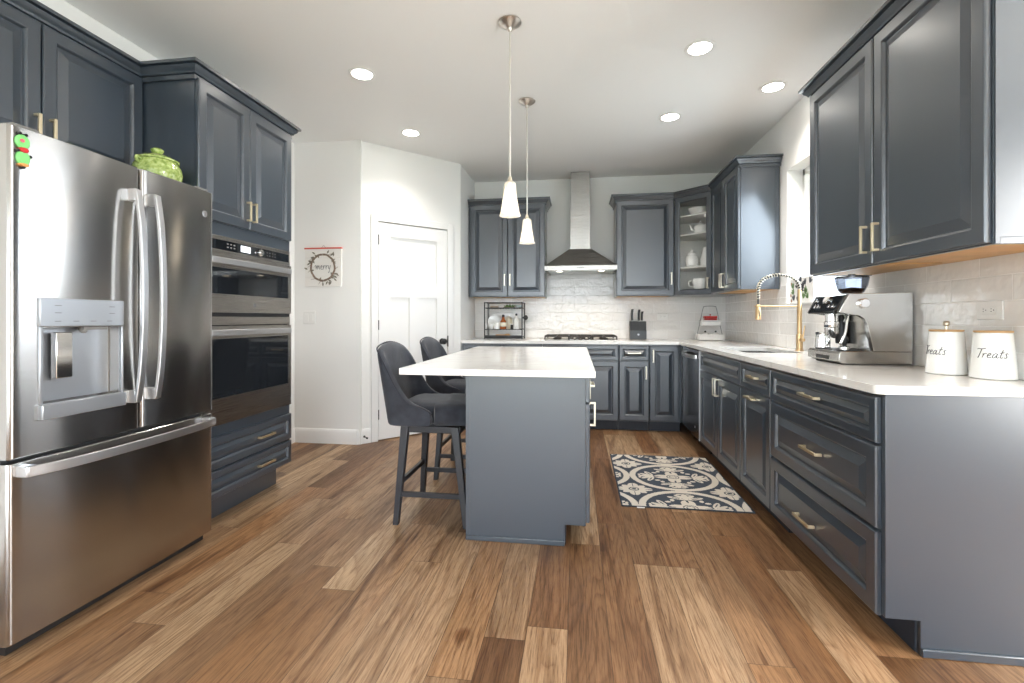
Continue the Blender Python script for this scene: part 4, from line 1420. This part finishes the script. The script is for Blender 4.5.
# coil
cl, turns = [], 25
ln = [0]
for a, b_ in zip(arc, arc[1:]): ln.append(ln[-1] + (b_ - a).length)
m_ = turns * 10
for k in range(m_ + 1):
    s_ = ln[-1] * .93 * k / m_
    i = max(0, min(len(ln) - 2, next((q for q in range(len(ln)) if ln[q] > s_), len(ln) - 1) - 1))
    q = (s_ - ln[i]) / (ln[i + 1] - ln[i])
    p = arc[i].lerp(arc[i + 1], q)
    tg = (arc[i + 1] - arc[i]).normalized()
    nn = Vector((0, 1, 0)); bn = tg.cross(nn).normalized()
    th = 2 * PI * turns * k / m_
    cl.append(p + nn * .0115 * math.cos(th) + bn * .0115 * math.sin(th))
MB().tube(cl, .0030, 6).build('spring', NICKEL, fa)
MB().lathe([(.010, 0), (.015, -.004), (.015, -.030), (.018, -.036), (.019, -.105), (.015, -.110)], (hx, fy, 1.235), 18).build('spray_head', GOLD, fa)
MB().box(hx - .003, fy - .022, 1.150, hx + .003, fy - .018, 1.195).build('spray_button', BLACKM, fa)
MB().tube([(fx, fy, 1.222), (hx + .02, fy, 1.222)], .0055, 10).tube([(hx + .022 * math.cos(2 * PI * k / 16), fy + .022 * math.sin(2 * PI * k / 16), 1.222) for k in range(16)], .0045, 6, closed=True).build('holder_arm', GOLD, fa)

# leaf canvas on the sill
cv = thing('leaf_canvas', 'small canvas of grey and green leaves standing on the window sill', 'picture', (XR + .02, 3.73, WZ0 + .012))
cx0, cx1, cy0, cy1, cz0, cz1 = XR + .012, XR + .030, 3.545, 3.915, WZ0 + .0125, WZ0 + .200
MB().box(cx0, cy0, cz0, cx1, cy1, cz1).build('canvas', CANV, cv, bevel=.002)


def leaf(mb, y, z, ang, ln_, w_):
    n = 8
    c, s_ = math.cos(ang), math.sin(ang)
    top, bot = [], []
    for k in range(n + 1):
        t = k / n; h = w_ * math.sin(PI * t) ** .8 * .5
        top.append((t * ln_, h)); bot.append((t * ln_, -h))
    pts = top + list(reversed(bot[1:-1]))
    P = [(y + p[0] * c - p[1] * s_, z + p[0] * s_ + p[1] * c) for p in pts]
    mb.prism(P, 'x', cx0 - .0012, cx0 - .0002)


rnd = random.Random(4)
for nm, mt, spots in (('green_leaves', GREENL, ((3.85, 1.36), (3.84, 1.32), (3.66, 1.31), (3.62, 1.28), (3.64, 1.33), (3.69, 1.28))), ('grey_leaves', CHARC, ((3.80, 1.29), (3.76, 1.30), (3.73, 1.35), (3.66, 1.38), (3.60, 1.39), (3.84, 1.27), (3.78, 1.36), (3.72, 1.41), (3.69, 1.36))), ('peach_leaves', TERRA, ((3.89, 1.40), (3.89, 1.27), (3.90, 1.31)))):
    mb = MB()
    for (y, z) in spots:
        a0 = rnd.uniform(0, PI)
        for k in range(3): leaf(mb, y, z, a0 + k * .5, .050 if nm != 'peach_leaves' else .02, .016)
    mb.build(nm, mt, cv)

# ------------------------------------------------------------------ espresso machine
em = thing('espresso_machine', 'stainless espresso machine with a bean hopper on the right counter', 'coffee machine', (1.40, 2.66, .907))
E0, E1 = 2.50, 2.82
tray = [(1.276, .922), (1.292, .912), (1.604, .912), (1.604, .972), (1.290, .972), (1.279, .962)]
MB().prism(tray, 'y', E0 + .002, E1 - .002).build('drip_tray_base', STEELS, em, bevel=.003)
MB().box(1.300, E0 + .034, .9725, 1.405, E1 - .034, .9755).build('drip_grid', BLACKM, em)
MB().box(1.300, E0 + .05, .9070, 1.59, E1 - .05, .9118).build('feet', BLACKM, em)
MB().box(1.2735, E0 + .10, .926, 1.2772, E1 - .10, .945).build('tray_grip', BLACKM, em)
cheek = [(1.604, .9725), (1.604, 1.2587), (1.322, 1.256), (1.275, 1.165), (1.33, 1.153), (1.368, 1.148), (1.390, 1.134), (1.404, 1.11), (1.432, .9725)]
MB().prism(cheek, 'y', E0, E0 + .030).build('side_panel', STEELS, em, bevel=.002)
MB().prism(cheek, 'y', E1 - .030, E1).build('side_panel', STEELS, em, bevel=.002)
MB().box(1.430, E0 + .0305, .9725, 1.600, E1 - .0305, 1.250).box(1.335, E0 + .0305, 1.165, 1.43, E1 - .0305, 1.250).build('body_core', STEELS, em)
MB().prism([(1.330, 1.251), (1.318, 1.251), (1.268, 1.170), (1.265, 1.158), (1.335, 1.158)], 'y', E0 + .031, E1 - .031).build('control_panel', BLACKG, em, bevel=.003)
nrm = Vector((-.8508, 0, .5255))
base = Vector((1.293, 0, 1.2105))
tv = Vector((.5255, 0, .8508))


def panel_disc(name, y, q, r, h, mat):
    c = base + tv * q
    M = Matrix.Translation((c.x, y, c.z)) @ nrm.to_track_quat('Z', 'Y').to_matrix().to_4x4()
    return MB().lathe([(r, .0005), (r, h), (r * .85, h + .002)], (0, 0, 0), 18).xf(M).build(name, mat, em)


panel_disc('pressure_gauge', 2.66, .022, .026, .010, CHROME)
panel_disc('gauge_face', 2.66, .0226, .020, .0128, WHITEP)
for y in (2.57, 2.605, 2.715, 2.745): panel_disc('push_button', y, -.018, .011, .006, CHROME)
panel_disc('push_button', 2.772, .020, .011, .006, CHROME)
MB().lathe([(.024, -.0005), (.024, -.016), (.020, -.020)], (1.385, E0, 1.207), 20, 'y').build('steam_dial', CHROME, em)
# hopper
MB().lathe([(.045, 1.2595), (.054, 1.268), (.068, 1.300), (.074, 1.330), (.075, 1.338), (.072, 1.338), (.070, 1.328), (.064, 1.300), (.050, 1.270)], (1.386, 2.60, 0), 28, cap=False).build('bean_hopper', SMOKE, em)
MB().lathe([(.074, 1.3385), (.074, 1.346), (.03, 1.349), (.016, 1.350), (.016, 1.358), (.003, 1.359)], (1.386, 2.60, 0), 28).build('hopper_lid', simple('hopper_black', (.02, .022, .026, 1), .15), em)
MB().lathe([(.040, 1.2595), (.048, 1.270), (.055, 1.284), (.003, 1.292)], (1.386, 2.60, 0), 20).build('coffee_beans', COFFEE, em)
# group head, portafilter, wand
MB().lathe([(.034, 1.085), (.036, 1.090), (.036, 1.115), (.030, 1.118), (.030, 1.157)], (1.335, 2.685, 0), 24).build('group_head', CHROME, em)
pf = MB().lathe([(.020, 1.045), (.033, 1.055), (.034, 1.084)], (1.335, 2.685, 0), 20).build('portafilter', STEELS, em)
MB().tube([(1.315, 2.660, 1.068), (1.305, 2.63, 1.064), (1.290, 2.585, 1.050), (1.284, 2.560, 1.044)], [.009, .011, .014, .011], 12).build('portafilter_grip', BLACKM, pf)
MB().tube(catmull([(1.345, 2.55, 1.150), (1.335, 2.545, 1.11), (1.325, 2.540, 1.06), (1.305, 2.540, 1.01)], 5), .006, 8).build('steam_wand', CHROME, em)
MB().lathe([(.012, 1.118), (.014, 1.135), (.012, 1.1515)], (1.405, 2.735, 0), 14).lathe([(.024, 1.0), (.026, 1.02), (.020, 1.117)], (1.405, 2.735, 0), 16).build('grind_cradle', BLACKM, em)
pj = thing('milk_jug', 'small stainless milk jug on the tray of the espresso machine', 'jug', (1.322, 2.752, .9756))
MB().lathe([(.034, .9758), (.038, .980), (.036, 1.02), (.032, 1.045), (.036, 1.060), (.034, 1.060), (.030, 1.045), (.034, 1.015), (.034, .985), (.002, .983)], (1.322, 2.752, 0), 24, cap=False).build('jug_body', CHROME, pj)
MB().tube(catmull([(1.322, 2.714, 1.045), (1.322, 2.692, 1.040), (1.322, 2.692, 1.005), (1.322, 2.716, .992)], 4), .0045, 8).build('jug_handle', CHROME, pj)
tm = thing('tamper', 'small black handled tamper on the espresso machine tray beside the milk jug', 'tamper', (1.345, 2.585, .9756))
MB().lathe([(.025, .9758), (.025, .990), (.008, .994)], (1.345, 2.585, 0), 20).build('tamper_base', CHROME, tm)
MB().lathe([(.008, .9945), (.011, 1.005), (.017, 1.025), (.014, 1.042), (.003, 1.045)], (1.345, 2.585, 0), 16).build('tamper_grip', BLACKM, tm)

# ------------------------------------------------------------------ treat canisters
def letters(seq):
    return seq


T_WORD = [
    [(-.02, .93), (.10, 1.02), (.40, .98), (.78, 1.07)],
    [(.44, 1.0), (.38, .70), (.30, .30), (.22, .0), (.14, .02)],
    [(.62, .48), (.66, .30), (.62, .0)], [(.64, .22), (.74, .42), (.86, .50), (.93, .44)],
    [(1.02, .24), (1.20, .28), (1.30, .42), (1.20, .52), (1.06, .38), (1.04, .12), (1.18, .0), (1.38, .10)],
    [(1.78, .44), (1.64, .50), (1.50, .34), (1.46, .10), (1.58, .0), (1.74, .22), (1.82, .48), (1.76, .14), (1.86, .0), (1.98, .10)],
    [(2.22, .92), (2.14, .50), (2.08, .12), (2.16, .0), (2.30, .08)], [(1.98, .56), (2.14, .58), (2.36, .62)],
    [(2.74, .44), (2.64, .52), (2.52, .44), (2.60, .28), (2.66, .12), (2.54, .0), (2.40, .06)],
]


def canister(label, cx, cy, knob, ang):
    c = thing('treat_canister', label, 'canister', (cx, cy, .907), 0, 'treat canisters')
    RB, RT, H = .0665, .0540, .172
    MB().lathe([(RB - .006, .9073), (RB, .911), (RB, .915), (RT, .907 + H), (RT - .004, .907 + H + .001)], (cx, cy, 0), 48).build('canister_body', WHITEC, c)
    MB().lathe([(RT - .001, .9085 + H), (RT + .0005, .909 + H), (RT + .0005, .9140 + H), (RT - .002, .9155 + H), (.004, .9160 + H)], (cx, cy, 0), 40).build('canister_lid', LIDW, c)
    if knob:
        MB().lathe([(.006, .9162 + H), (.006, .930 + H), (.011, .935 + H), (.012, .944 + H), (.008, .950 + H), (.002, .951 + H)], (cx, cy, 0), 16).build('lid_knob', NICKEL, c)
    mb = MB()
    sc = .0325
    for st in T_WORD:
        pts = []
        for p in catmull([(x, y, 0) for x, y in st], 5):
            h = .988 + p.y * sc
            r = RB + (RT - RB) * (h - .915) / (H - .008) + .0002
            th = ang + (p.x - 1.36 + (p.y - .3) * .16) * sc / r
            pts.append((cx + r * math.cos(th), cy + r * math.sin(th), h))
        mb.tube(pts, [.0013 if 0 < k < len(pts) - 1 else .0009 for k in range(len(pts))], 5)
    mb.build('lettering', DKTXT, c)
    return c


canister('white Treats canister with a brass knob, next to the espresso machine', 1.500, 2.146, True, math.atan2(-2.146, -1.500) - .74)
canister('white Treats canister with a flat lid, nearest the wall outlet', 1.552, 1.995, False, math.atan2(-1.995, -1.552) - .06)

# ------------------------------------------------------------------ outlets, switch
def plate(name, label, cat, M, w, h, kind):
    o = thing(name, label, cat, tuple(M.translation))
    MB().box(-w / 2, -.006, -h / 2, w / 2, -.0002, h / 2).xf(M).build('cover_plate', WHITEP, o, bevel=.003)
    if kind == 'outlet':
        MB().box(-.034, -.0085, -.0165, .034, -.0062, .0165).xf(M).build('receptacle', WHITEP, o, bevel=.002)
        mb = MB()
        for s_ in (-1, 1):
            x = s_ * .018
            mb.box(x - .008, -.0090, .004, x - .002, -.0086, .006).box(x - .008, -.0090, -.006, x - .002, -.0086, -.004).box(x + .004, -.0090, -.002, x + .008, -.0086, .002)
        mb.xf(M).build('slots', DKTXT, o)
    else:
        for s_ in (-1, 1): MB().box(s_ * .023 - .016, -.0090, -.033, s_ * .023 + .016, -.0062, .033).xf(M).build('rocker', WHITEP, o, bevel=.003)
    return o


plate('wall_outlet', 'white duplex outlet on the right backsplash above the canisters', 'outlet', Matrix.Translation((XR - .008, 2.098, 1.166)) @ Matrix.Rotation(PUR, 4, 'Z'), .118, .074, 'outlet')
plate('wall_outlet', 'white outlet on the back wall tile right of the knife block', 'outlet', Matrix.Translation((.955, YB - .008, 1.155)), .118, .074, 'outlet')
plate('light_switch', 'white double light switch beneath the wreath sign', 'switch', Matrix.Translation((-2.421, C1[1], 1.144)), .116, .118, 'switch')

# wreath sign
ws = thing('wreath_sign', 'white board sign with a painted twig wreath and red top rail on the pantry wall', 'sign', (-2.28, C1[1], 1.60))
sx0, sx1, sz0, sz1 = -2.456, -2.104, 1.425, 1.772
sy = C1[1]
mb = MB()
for k in range(4):
    h = (sz1 - sz0) / 4
    mb.box(sx0, sy - .014, sz0 + h * k + .0008, sx1, sy - .0005, sz0 + h * (k + 1) - .0008)
mb.build('board', CANV, ws, bevel=.001)
MB().box(sx0 - .006, sy - .020, sz1 - .006, sx1 + .006, sy - .0005, sz1 + .007).build('top_rail', SIGNR, ws, bevel=.002)
MB().tube([(-2.30, sy - .006, sz1 + .007), (-2.28, sy - .006, sz1 + .028), (-2.26, sy - .006, sz1 + .007)], .0015, 5).build('hanger', GREYM, ws)
wx, wz, wr = -2.283, 1.598, .113
rnd = random.Random(11)
mb = MB()
for q in range(3):
    pts = [(wx + (wr + .006 * math.sin(3 * t + q * 2)) * math.cos(t) * 1.02, sy - .0155, wz + (wr + .006 * math.sin(3 * t + q * 2)) * math.sin(t) * 1.05) for t in [2 * PI * k / 40 for k in range(40)]]
    mb.tube(pts, .0040, 5, closed=True)
for t, dt, ln_ in ((2.4, .9, .05), (2.9, .8, .045), (1.25, -.9, .055), (5.3, .9, .05), (5.7, .7, .05), (4.2, -.9, .06), (3.3, .5, .04), (6.1, .8, .045), (.5, -.6, .03), (4.6, -.5, .05)):
    a = (wx + wr * math.cos(t), sy - .0155, wz + wr * math.sin(t)); b2 = (a[0] + ln_ * math.cos(t + dt), sy - .0155, a[2] + ln_ * math.sin(t + dt))
    mb.tube([a, b2], [.003, .0012], 5)
mb.build('painted_twigs', BARK, ws)
mb = MB()
for k in range(34):
    t = rnd.choice((rnd.gauss(2.75, .4), rnd.gauss(5.6, .45), rnd.gauss(4.3, .5), rnd.gauss(1.0, .5)))
    r_ = wr + rnd.uniform(-.03, .035); a0 = t + rnd.uniform(-1, 1)
    x, z = wx + r_ * math.cos(t), wz + r_ * math.sin(t)
    c, s_ = math.cos(a0), math.sin(a0)
    mb.prism([(x, z), (x + .018 * c - .008 * s_, z + .018 * s_ + .008 * c), (x + .040 * c, z + .040 * s_), (x + .018 * c + .008 * s_, z + .018 * s_ - .008 * c)], 'y', sy - .0165, sy - .0145)
mb.build('painted_leaves', LEAFG, ws)
mb = MB()
for t in (2.85, 3.0, 3.2, 5.75, 5.9, 3.8): mb.lathe([(.006, sy - .0142), (.006, sy - .017), (.003, sy - .018)], (wx + wr * math.cos(t), 0, wz + wr * math.sin(t)), 8, 'y')
mb.build('painted_berries', BERRY, ws)
M_WORD = [[(-.1, .35), (.05, .5), (.12, .0)], [(.12, .1), (.28, .52), (.36, .0)], [(.36, .1), (.52, .5), (.62, .05), (.72, .1)],
          [(.80, .25), (1.0, .35), (.95, .5), (.82, .4), (.84, .08), (1.0, .0), (1.1, .08)], [(1.18, .5), (1.22, .0)], [(1.22, .25), (1.34, .48), (1.44, .44)], [(1.54, .5), (1.58, .0)], [(1.58, .25), (1.70, .48), (1.80, .44)],
          [(1.90, .5), (1.96, .1), (2.1, .12)], [(2.2, .5), (2.1, .0), (2.0, -.4), (1.88, -.3)]]
mb = MB()
for st in M_WORD: mb.tube([(wx - .072 + p.x * .066, sy - .0148, wz - .018 + p.y * .075) for p in catmull([(x, y, 0) for x, y in st], 4)], .0021, 5)
mb.build('lettering', CHARC, ws)

# ------------------------------------------------------------------ knife block
kb = thing('knife_block', 'black and slate knife block on the back counter right of the cooktop', 'knife block', (.667, 5.30, .907))
kx0, kx1, ky0, ky1 = .582, .752, 5.245, 5.355
mb = MB().box(kx0, ky0 + .012, .9075, kx0 + .010, ky1, 1.105).box(kx1 - .010, ky0 + .012, .9075, kx1, ky1, 1.105).box(kx0 + .01, ky1 - .01, .9075, kx1 - .01, ky1, 1.105).box(kx0 + .01, ky0 + .012, .9075, kx1 - .01, ky0 + .022, 1.105).box(kx0 + .01, ky0 + .022, .9075, kx1 - .01, ky1 - .01, .920)
mb.build('block_shell', BLACKM, kb, smooth=0)
MB().box(kx0 - .002, ky0, .9075, kx1 + .002, ky0 + .0115, 1.005).build('front_plate', CARD, kb, bevel=.003)
MB().lathe([(.011, ky0 - .002), (.011, ky0 - .0003)], (.667, 0, .960), 18, 'y').build('badge', PANELG, kb)
mb = MB()
for k in range(9): mb.box(kx0 + .020 + k * .0155, ky0 + .0085, 1.008, kx0 + .026 + k * .0155, ky0 + .0118, 1.100)
mb.build('ribs', BLACKM, kb)
for x, y, h, lb in ((.604, 5.29, .125, 'leftmost knife, standing alone in the knife block'), (.676, 5.29, .120, 'middle knife in the knife block, tall curved handle'), (.712, 5.31, .100, 'rightmost knife in the block, with the shorter handle')):
    kn = thing('kitchen_knife', lb, 'knife', (x, y, 1.0), 0, 'knives in the knife block')
    MB().box(x - .0008, y - .012, .93, x + .0008, y + .012, 1.112).build('blade', CHROME, kn)
    MB().loft([[(x - .011 + dx2, y - w_, 1.1125 + h * q), (x + .011 + dx2, y - w_, 1.1125 + h * q), (x + .011 + dx2, y + w_, 1.1125 + h * q), (x - .011 + dx2, y + w_, 1.1125 + h * q)] for q, w_, dx2 in ((0, .012, 0), (.3, .014, -.001), (.7, .012, 0), (.92, .016, .004), (1, .010, .007))]).build('knife_handle', BLACKM, kn, bevel=.002)

# ------------------------------------------------------------------ black rack with its contents
rk = thing('counter_rack', 'black two-tier wire rack of bottles on the back counter left of the cooktop', 'rack', (-.80, 5.22, .907))
x0, x1, y0, y1, zb, zt = -1.010, -.592, 5.11, 5.36, .9075, 1.318
mb = MB()
for x in (x0, x1):
    for y in (y0, y1): mb.box(x - .006, y - .006, zb, x + .006, y + .006, zt)
for z in (zb + .022, 1.015, 1.252, zt - .006):
    for y in (y0, y1): mb.box(x0, y - .004, z - .004, x1, y + .004, z + .004)
    for x in (x0, x1): mb.box(x - .004, y0, z - .004, x + .004, y1, z + .004)
for x in (x0 + .03,): mb.box(x - .003, y0 - .003, zb, x + .003, y0 + .003, zt)
mb.build('rack_frame', BLACKM, rk)
for z in (.934, 1.012, 1.248):
    mb = MB()
    for k in range(13):
        x = x0 + (x1 - x0) * (k + .5) / 13
        mb.box(x - .002, y0, z - .004, x + .002, y1, z)
    if z < .94: mb.box(x0 + .006, y0 - .004, .914, x1 - .006, y0 + .0, .950)
    mb.build('rack_shelf', BLACKM, rk)
MB().lathe([(.010, 0), (.010, .006), (.022, .012), (.029, .026), (.029, .036), (.020, .050), (.004, .056)], (x1 + .0065, 5.13, 1.145), 18, 'x').build('side_knob', BLACKM, rk)


def pot(name, label, cat, prof, c, mat, seg=20, group=None):
    o = MB().lathe(prof, c, seg).build(name, mat)
    return tag(o, label, cat, group)


def parts_pot(name, label, cat, c, pieces, group=None):
    r = thing(name, label, cat, c, 0, group)
    for nm, prof, mat in pieces: MB().lathe(prof, c, 20).build(nm, mat, r)
    return r


SZ = 1.0165
parts_pot('syrup_bottle', 'amber bottle with a black cap, in the middle of the black rack', 'bottle', (-.815, 5.20, SZ), [('bottle', [(.034, 0), (.036, .01), (.034, .085), (.018, .11), (.014, .135)], AMBER), ('label_band', [(.0362, .03), (.0365, .032), (.0355, .072), (.0350, .074)], CREAM), ('cap', [(.016, .1355), (.017, .150), (.012, .162), (.002, .164)], BLACKM)])
parts_pot('white_bottle', 'white bottle with a black cap, right side of the black rack', 'bottle', (-.665, 5.19, SZ), [('bottle', [(.030, 0), (.032, .01), (.030, .10), (.016, .135), (.014, .150)], WHITEC), ('cap', [(.012, .1505), (.013, .172), (.003, .176)], BLACKM)])
parts_pot('cream_canister', 'cream lidded jar behind the amber bottle on the black rack', 'jar', (-.765, 5.29, SZ), [('jar', [(.040, 0), (.042, .01), (.042, .105), (.030, .118)], CREAM), ('lid', [(.036, .1185), (.038, .130), (.010, .138), (.008, .150), (.002, .152)], CREAM)])
parts_pot('small_jar', 'small dark and white jar beside the white bottle on the rack', 'jar', (-.712, 5.165, SZ), [('jar', [(.014, 0), (.016, .004), (.016, .05)], BLACKM), ('lid', [(.015, .0505), (.016, .060), (.002, .063)], WHITEC)])
pot('bowl', 'white bowl on the left of the black rack', 'bowl', [(.020, 0), (.024, .002), (.048, .035), (.055, .062), (.052, .062), (.044, .036), (.020, .008), (.001, .006)], (-.955, 5.20, SZ), WHITEC)
pot('saucer', 'white plate leaning upright behind the white bowl on the rack', 'plate', [(.002, 0), (.045, .002), (.080, .012), (.078, .015), (.044, .006), (.002, .005)], (0, 0, 0), WHITEC).matrix_world = Matrix.Translation((-.93, 5.305, SZ + .083)) @ Matrix.Rotation(R(80), 4, 'X')
pot('mug', 'white mug between the bowl and the amber bottle on the rack', 'mug', [(.028, 0), (.032, .004), (.034, .075), (.031, .075), (.029, .008), (.001, .006)], (-.885, 5.18, SZ), WHITEC)
# greenery on top shelf and tray items
tr_ = MB()
rnd = random.Random(3)
for k in range(46):
    x, y = rnd.uniform(-.80, -.70), rnd.uniform(5.16, 5.30)
    a, t = rnd.uniform(0, 6.28), rnd.uniform(.2, 1.0)
    p = Vector((x, y, 1.2600)); d = Vector((math.cos(a) * t * .6, math.sin(a) * t * .6, .55)).normalized() * rnd.uniform(.022, .045)
    sd = Vector((-math.sin(a), math.cos(a), 0)) * .007
    vv = [tr_.bm.verts.new(q) for q in (p, p + d * .5 + sd, p + d, p + d * .5 - sd)]
    tr_.bm.faces.new(vv)
    vv = [tr_.bm.verts.new(q) for q in (p + Vector((0, 0, -.001)), p + d * .5 + sd * .2 + Vector((0, 0, -.004)), p + d, p + d * .5 - sd)]
    tr_.bm.faces.new(vv)
hb = thing('herb_tray', 'bunch of green leaves in a shallow dish on top of the black rack', 'plant', (-.75, 5.23, 1.2525))
tr_.build('leaves', simple('herb_green', lin(88, 128, 60), .5), hb)
MB().lathe([(.060, 0), (.066, .004), (.070, .012), (.064, .012), (.002, .006)], (-.75, 5.23, 1.2525), 24).build('dish', simple('olive_dish', lin(120, 116, 96), .4), hb)
pot('jar_lid', 'flat tan dish at the left of the rack top shelf', 'dish', [(.046, 0), (.052, .010), (.050, .022), (.046, .022), (.040, .008), (.002, .006)], (-.92, 5.22, 1.2525), simple('tan_dish', lin(150, 136, 116), .4))
pot('glass_dish', 'pale glass dish at the right of the rack top shelf', 'dish', [(.028, 0), (.032, .004), (.040, .034), (.037, .034), (.028, .008), (.002, .006)], (-.640, 5.22, 1.2525), simple('pale_glass', lin(196, 208, 210), .1))
tag(MB().lathe([(.004, 0), (.007, .01), (.007, .10), (.014, .12), (.016, .15), (.003, .165)], (0, 0, 0), 12, 'x').xf(Matrix.Translation((-.90, 5.19, .9510))).build('wooden_spoon', WOODU), 'wooden spoon lying in the bottom tray of the black rack', 'spoon')

# ------------------------------------------------------------------ tiered tray by the corner
tt = thing('tiered_tray', 'white two-tier tray with a wire A-frame in the back right corner', 'tray', (1.385, 5.17, .907))
tx, ty = 1.388, 5.175


def tray_box(x0, x1, y0, y1, z0, h):
    w_ = .006
    return MB().box(x0, y0, z0, x1, y1, z0 + .006).box(x0, y0, z0 + .006, x0 + w_, y1, z0 + h).box(x1 - w_, y0, z0 + .006, x1, y1, z0 + h).box(x0 + w_, y0, z0 + .006, x1 - w_, y0 + w_, z0 + h).box(x0 + w_, y1 - w_, z0 + .006, x1 - w_, y1, z0 + h)


tray_box(tx - .125, tx + .125, ty - .08, ty + .08, .912, .058).build('lower_tray', WHITEC, tt, bevel=.002)
tray_box(tx - .090, tx + .090, ty - .065, ty + .065, 1.060, .058).build('upper_tray', WHITEC, tt, bevel=.002)
mb = MB()
for s_ in (-1, 1):
    mb.tube(catmull([(tx + s_ * .131, ty, .9105), (tx + s_ * .128, ty, .95), (tx + s_ * .095, ty, 1.11), (tx + s_ * .066, ty, 1.245), (tx + s_ * .050, ty, 1.262), (tx, ty, 1.266)], 6), .0035, 7)
for s_ in (-1, 1):
    mb.tube([(tx - .09, ty + s_ * .068, 1.108), (tx + .09, ty + s_ * .068, 1.108)], .002, 6)
mb.build('wire_frame', simple('pale_wire', lin(150, 150, 150), .4, .6), tt)
rb_ = thing('red_butter_dish', 'red lidded tin on the upper level of the white tiered tray', 'tin', (tx + .01, ty, 1.066), 0)
MB().box(tx - .055, ty - .04, 1.0665, tx + .065, ty + .04, 1.135).build('tin_body', RED, rb_, bevel=.008)
MB().box(tx - .058, ty - .043, 1.1355, tx + .068, ty + .043, 1.162).build('tin_lid', RED, rb_, bevel=.008)
MB().lathe([(.005, 1.1625), (.005, 1.170), (.010, 1.176), (.003, 1.182)], (tx + .005, ty, 0), 12).build('lid_knob', RED, rb_)
for x, lb in ((tx - .045, 'left lidded white pot with a black knob on the lower tray'), (tx + .060, 'right lidded white pot with a black knob on the lower tray')):
    parts_pot('lidded_dish', lb, 'pot', (x, ty, .9185), [('pot', [(.030, 0), (.036, .006), (.038, .050), (.034, .052)], WHITEC), ('lid', [(.037, .0525), (.038, .058), (.012, .070)], WHITEC), ('knob', [(.005, .0703), (.010, .076), (.009, .086), (.002, .089)], BLACKM)], 'white lidded pots on the tiered tray')

# ------------------------------------------------------------------ china in the glass cabinet
gx, gy = 1.235, 5.10
pot('china_bowl', 'wide white serving dish on the top shelf of the glass cabinet', 'dish', [(.06, 0), (.075, .004), (.105, .075), (.100, .075), (.070, .010), (.002, .008)], (gx + .03, gy + .02, SHZ[2] + .0165), WHITEC, 28)
tp = thing('teapot', 'white teapot on the second shelf of the glass cabinet', 'teapot', (gx + .04, gy, SHZ[1] + .0165))
cx, cy, cz = gx + .04, gy, SHZ[1] + .0165
MB().lathe([(.040, 0), (.058, .012), (.070, .050), (.060, .085), (.040, .100), (.034, .102)], (cx, cy, cz), 24).build('pot_body', WHITEC, tp)
MB().lathe([(.036, .1025), (.030, .112), (.010, .120), (.006, .130), (.011, .138), (.003, .144)], (cx, cy, cz), 20).build('lid', WHITEC, tp)
MB().tube(catmull([(cx - .058, cy - .01, cz + .035), (cx - .088, cy - .02, cz + .050), (cx - .100, cy - .025, cz + .080), (cx - .115, cy - .028, cz + .092)], 5), [.014] * 8 + [.010] * 4 + [.007] * 4, 10).build('spout', WHITEC, tp)
MB().tube(catmull([(cx + .060, cy, cz + .085), (cx + .098, cy, cz + .082), (cx + .098, cy, cz + .035), (cx + .064, cy, cz + .025)], 5), .006, 8).build('handle', WHITEC, tp)
K = 1.22
parts_pot('sugar_jar', 'white lidded jar on the third shelf of the glass cabinet', 'jar', (gx - .045, gy - .005, SHZ[0] + .0165), [('jar', [(r * K, z * K) for r, z in [(.034, 0), (.048, .012), (.054, .050), (.050, .085), (.036, .100)]], WHITEC), ('lid', [(r * K, z * K) for r, z in [(.038, .1005), (.036, .115), (.020, .126), (.008, .130), (.011, .142), (.003, .148)]], WHITEC)])
parts_pot('creamer', 'tall white jug with a lid right of the lidded jar in the glass cabinet', 'jug', (gx + .105, gy - .01, SHZ[0] + .0165), [('jug', [(r * K, z * K) for r, z in [(.042, 0), (.056, .012), (.058, .070), (.040, .120), (.036, .150)]], WHITEC), ('lid', [(r * K, z * K) for r, z in [(.036, .1505), (.030, .165), (.006, .175), (.009, .186), (.002, .190)]], WHITEC)])
cu = thing('teacup', 'white cup on the bottom of the glass cabinet', 'cup', (gx + .03, gy - .03, UZ0 + .0225))
MB().lathe([(.036, 0), (.044, .008), (.068, .070), (.072, .150), (.068, .150), (.062, .070), (.038, .016), (.002, .012)], (gx + .03, gy - .03, UZ0 + .0225), 24).build('bowl', WHITEC, cu)
MB().tube(catmull([(gx - .036, gy - .035, UZ0 + .155), (gx - .078, gy - .045, UZ0 + .150), (gx - .082, gy - .045, UZ0 + .105), (gx - .030, gy - .035, UZ0 + .088)], 5), .007, 8).build('handle', WHITEC, cu)
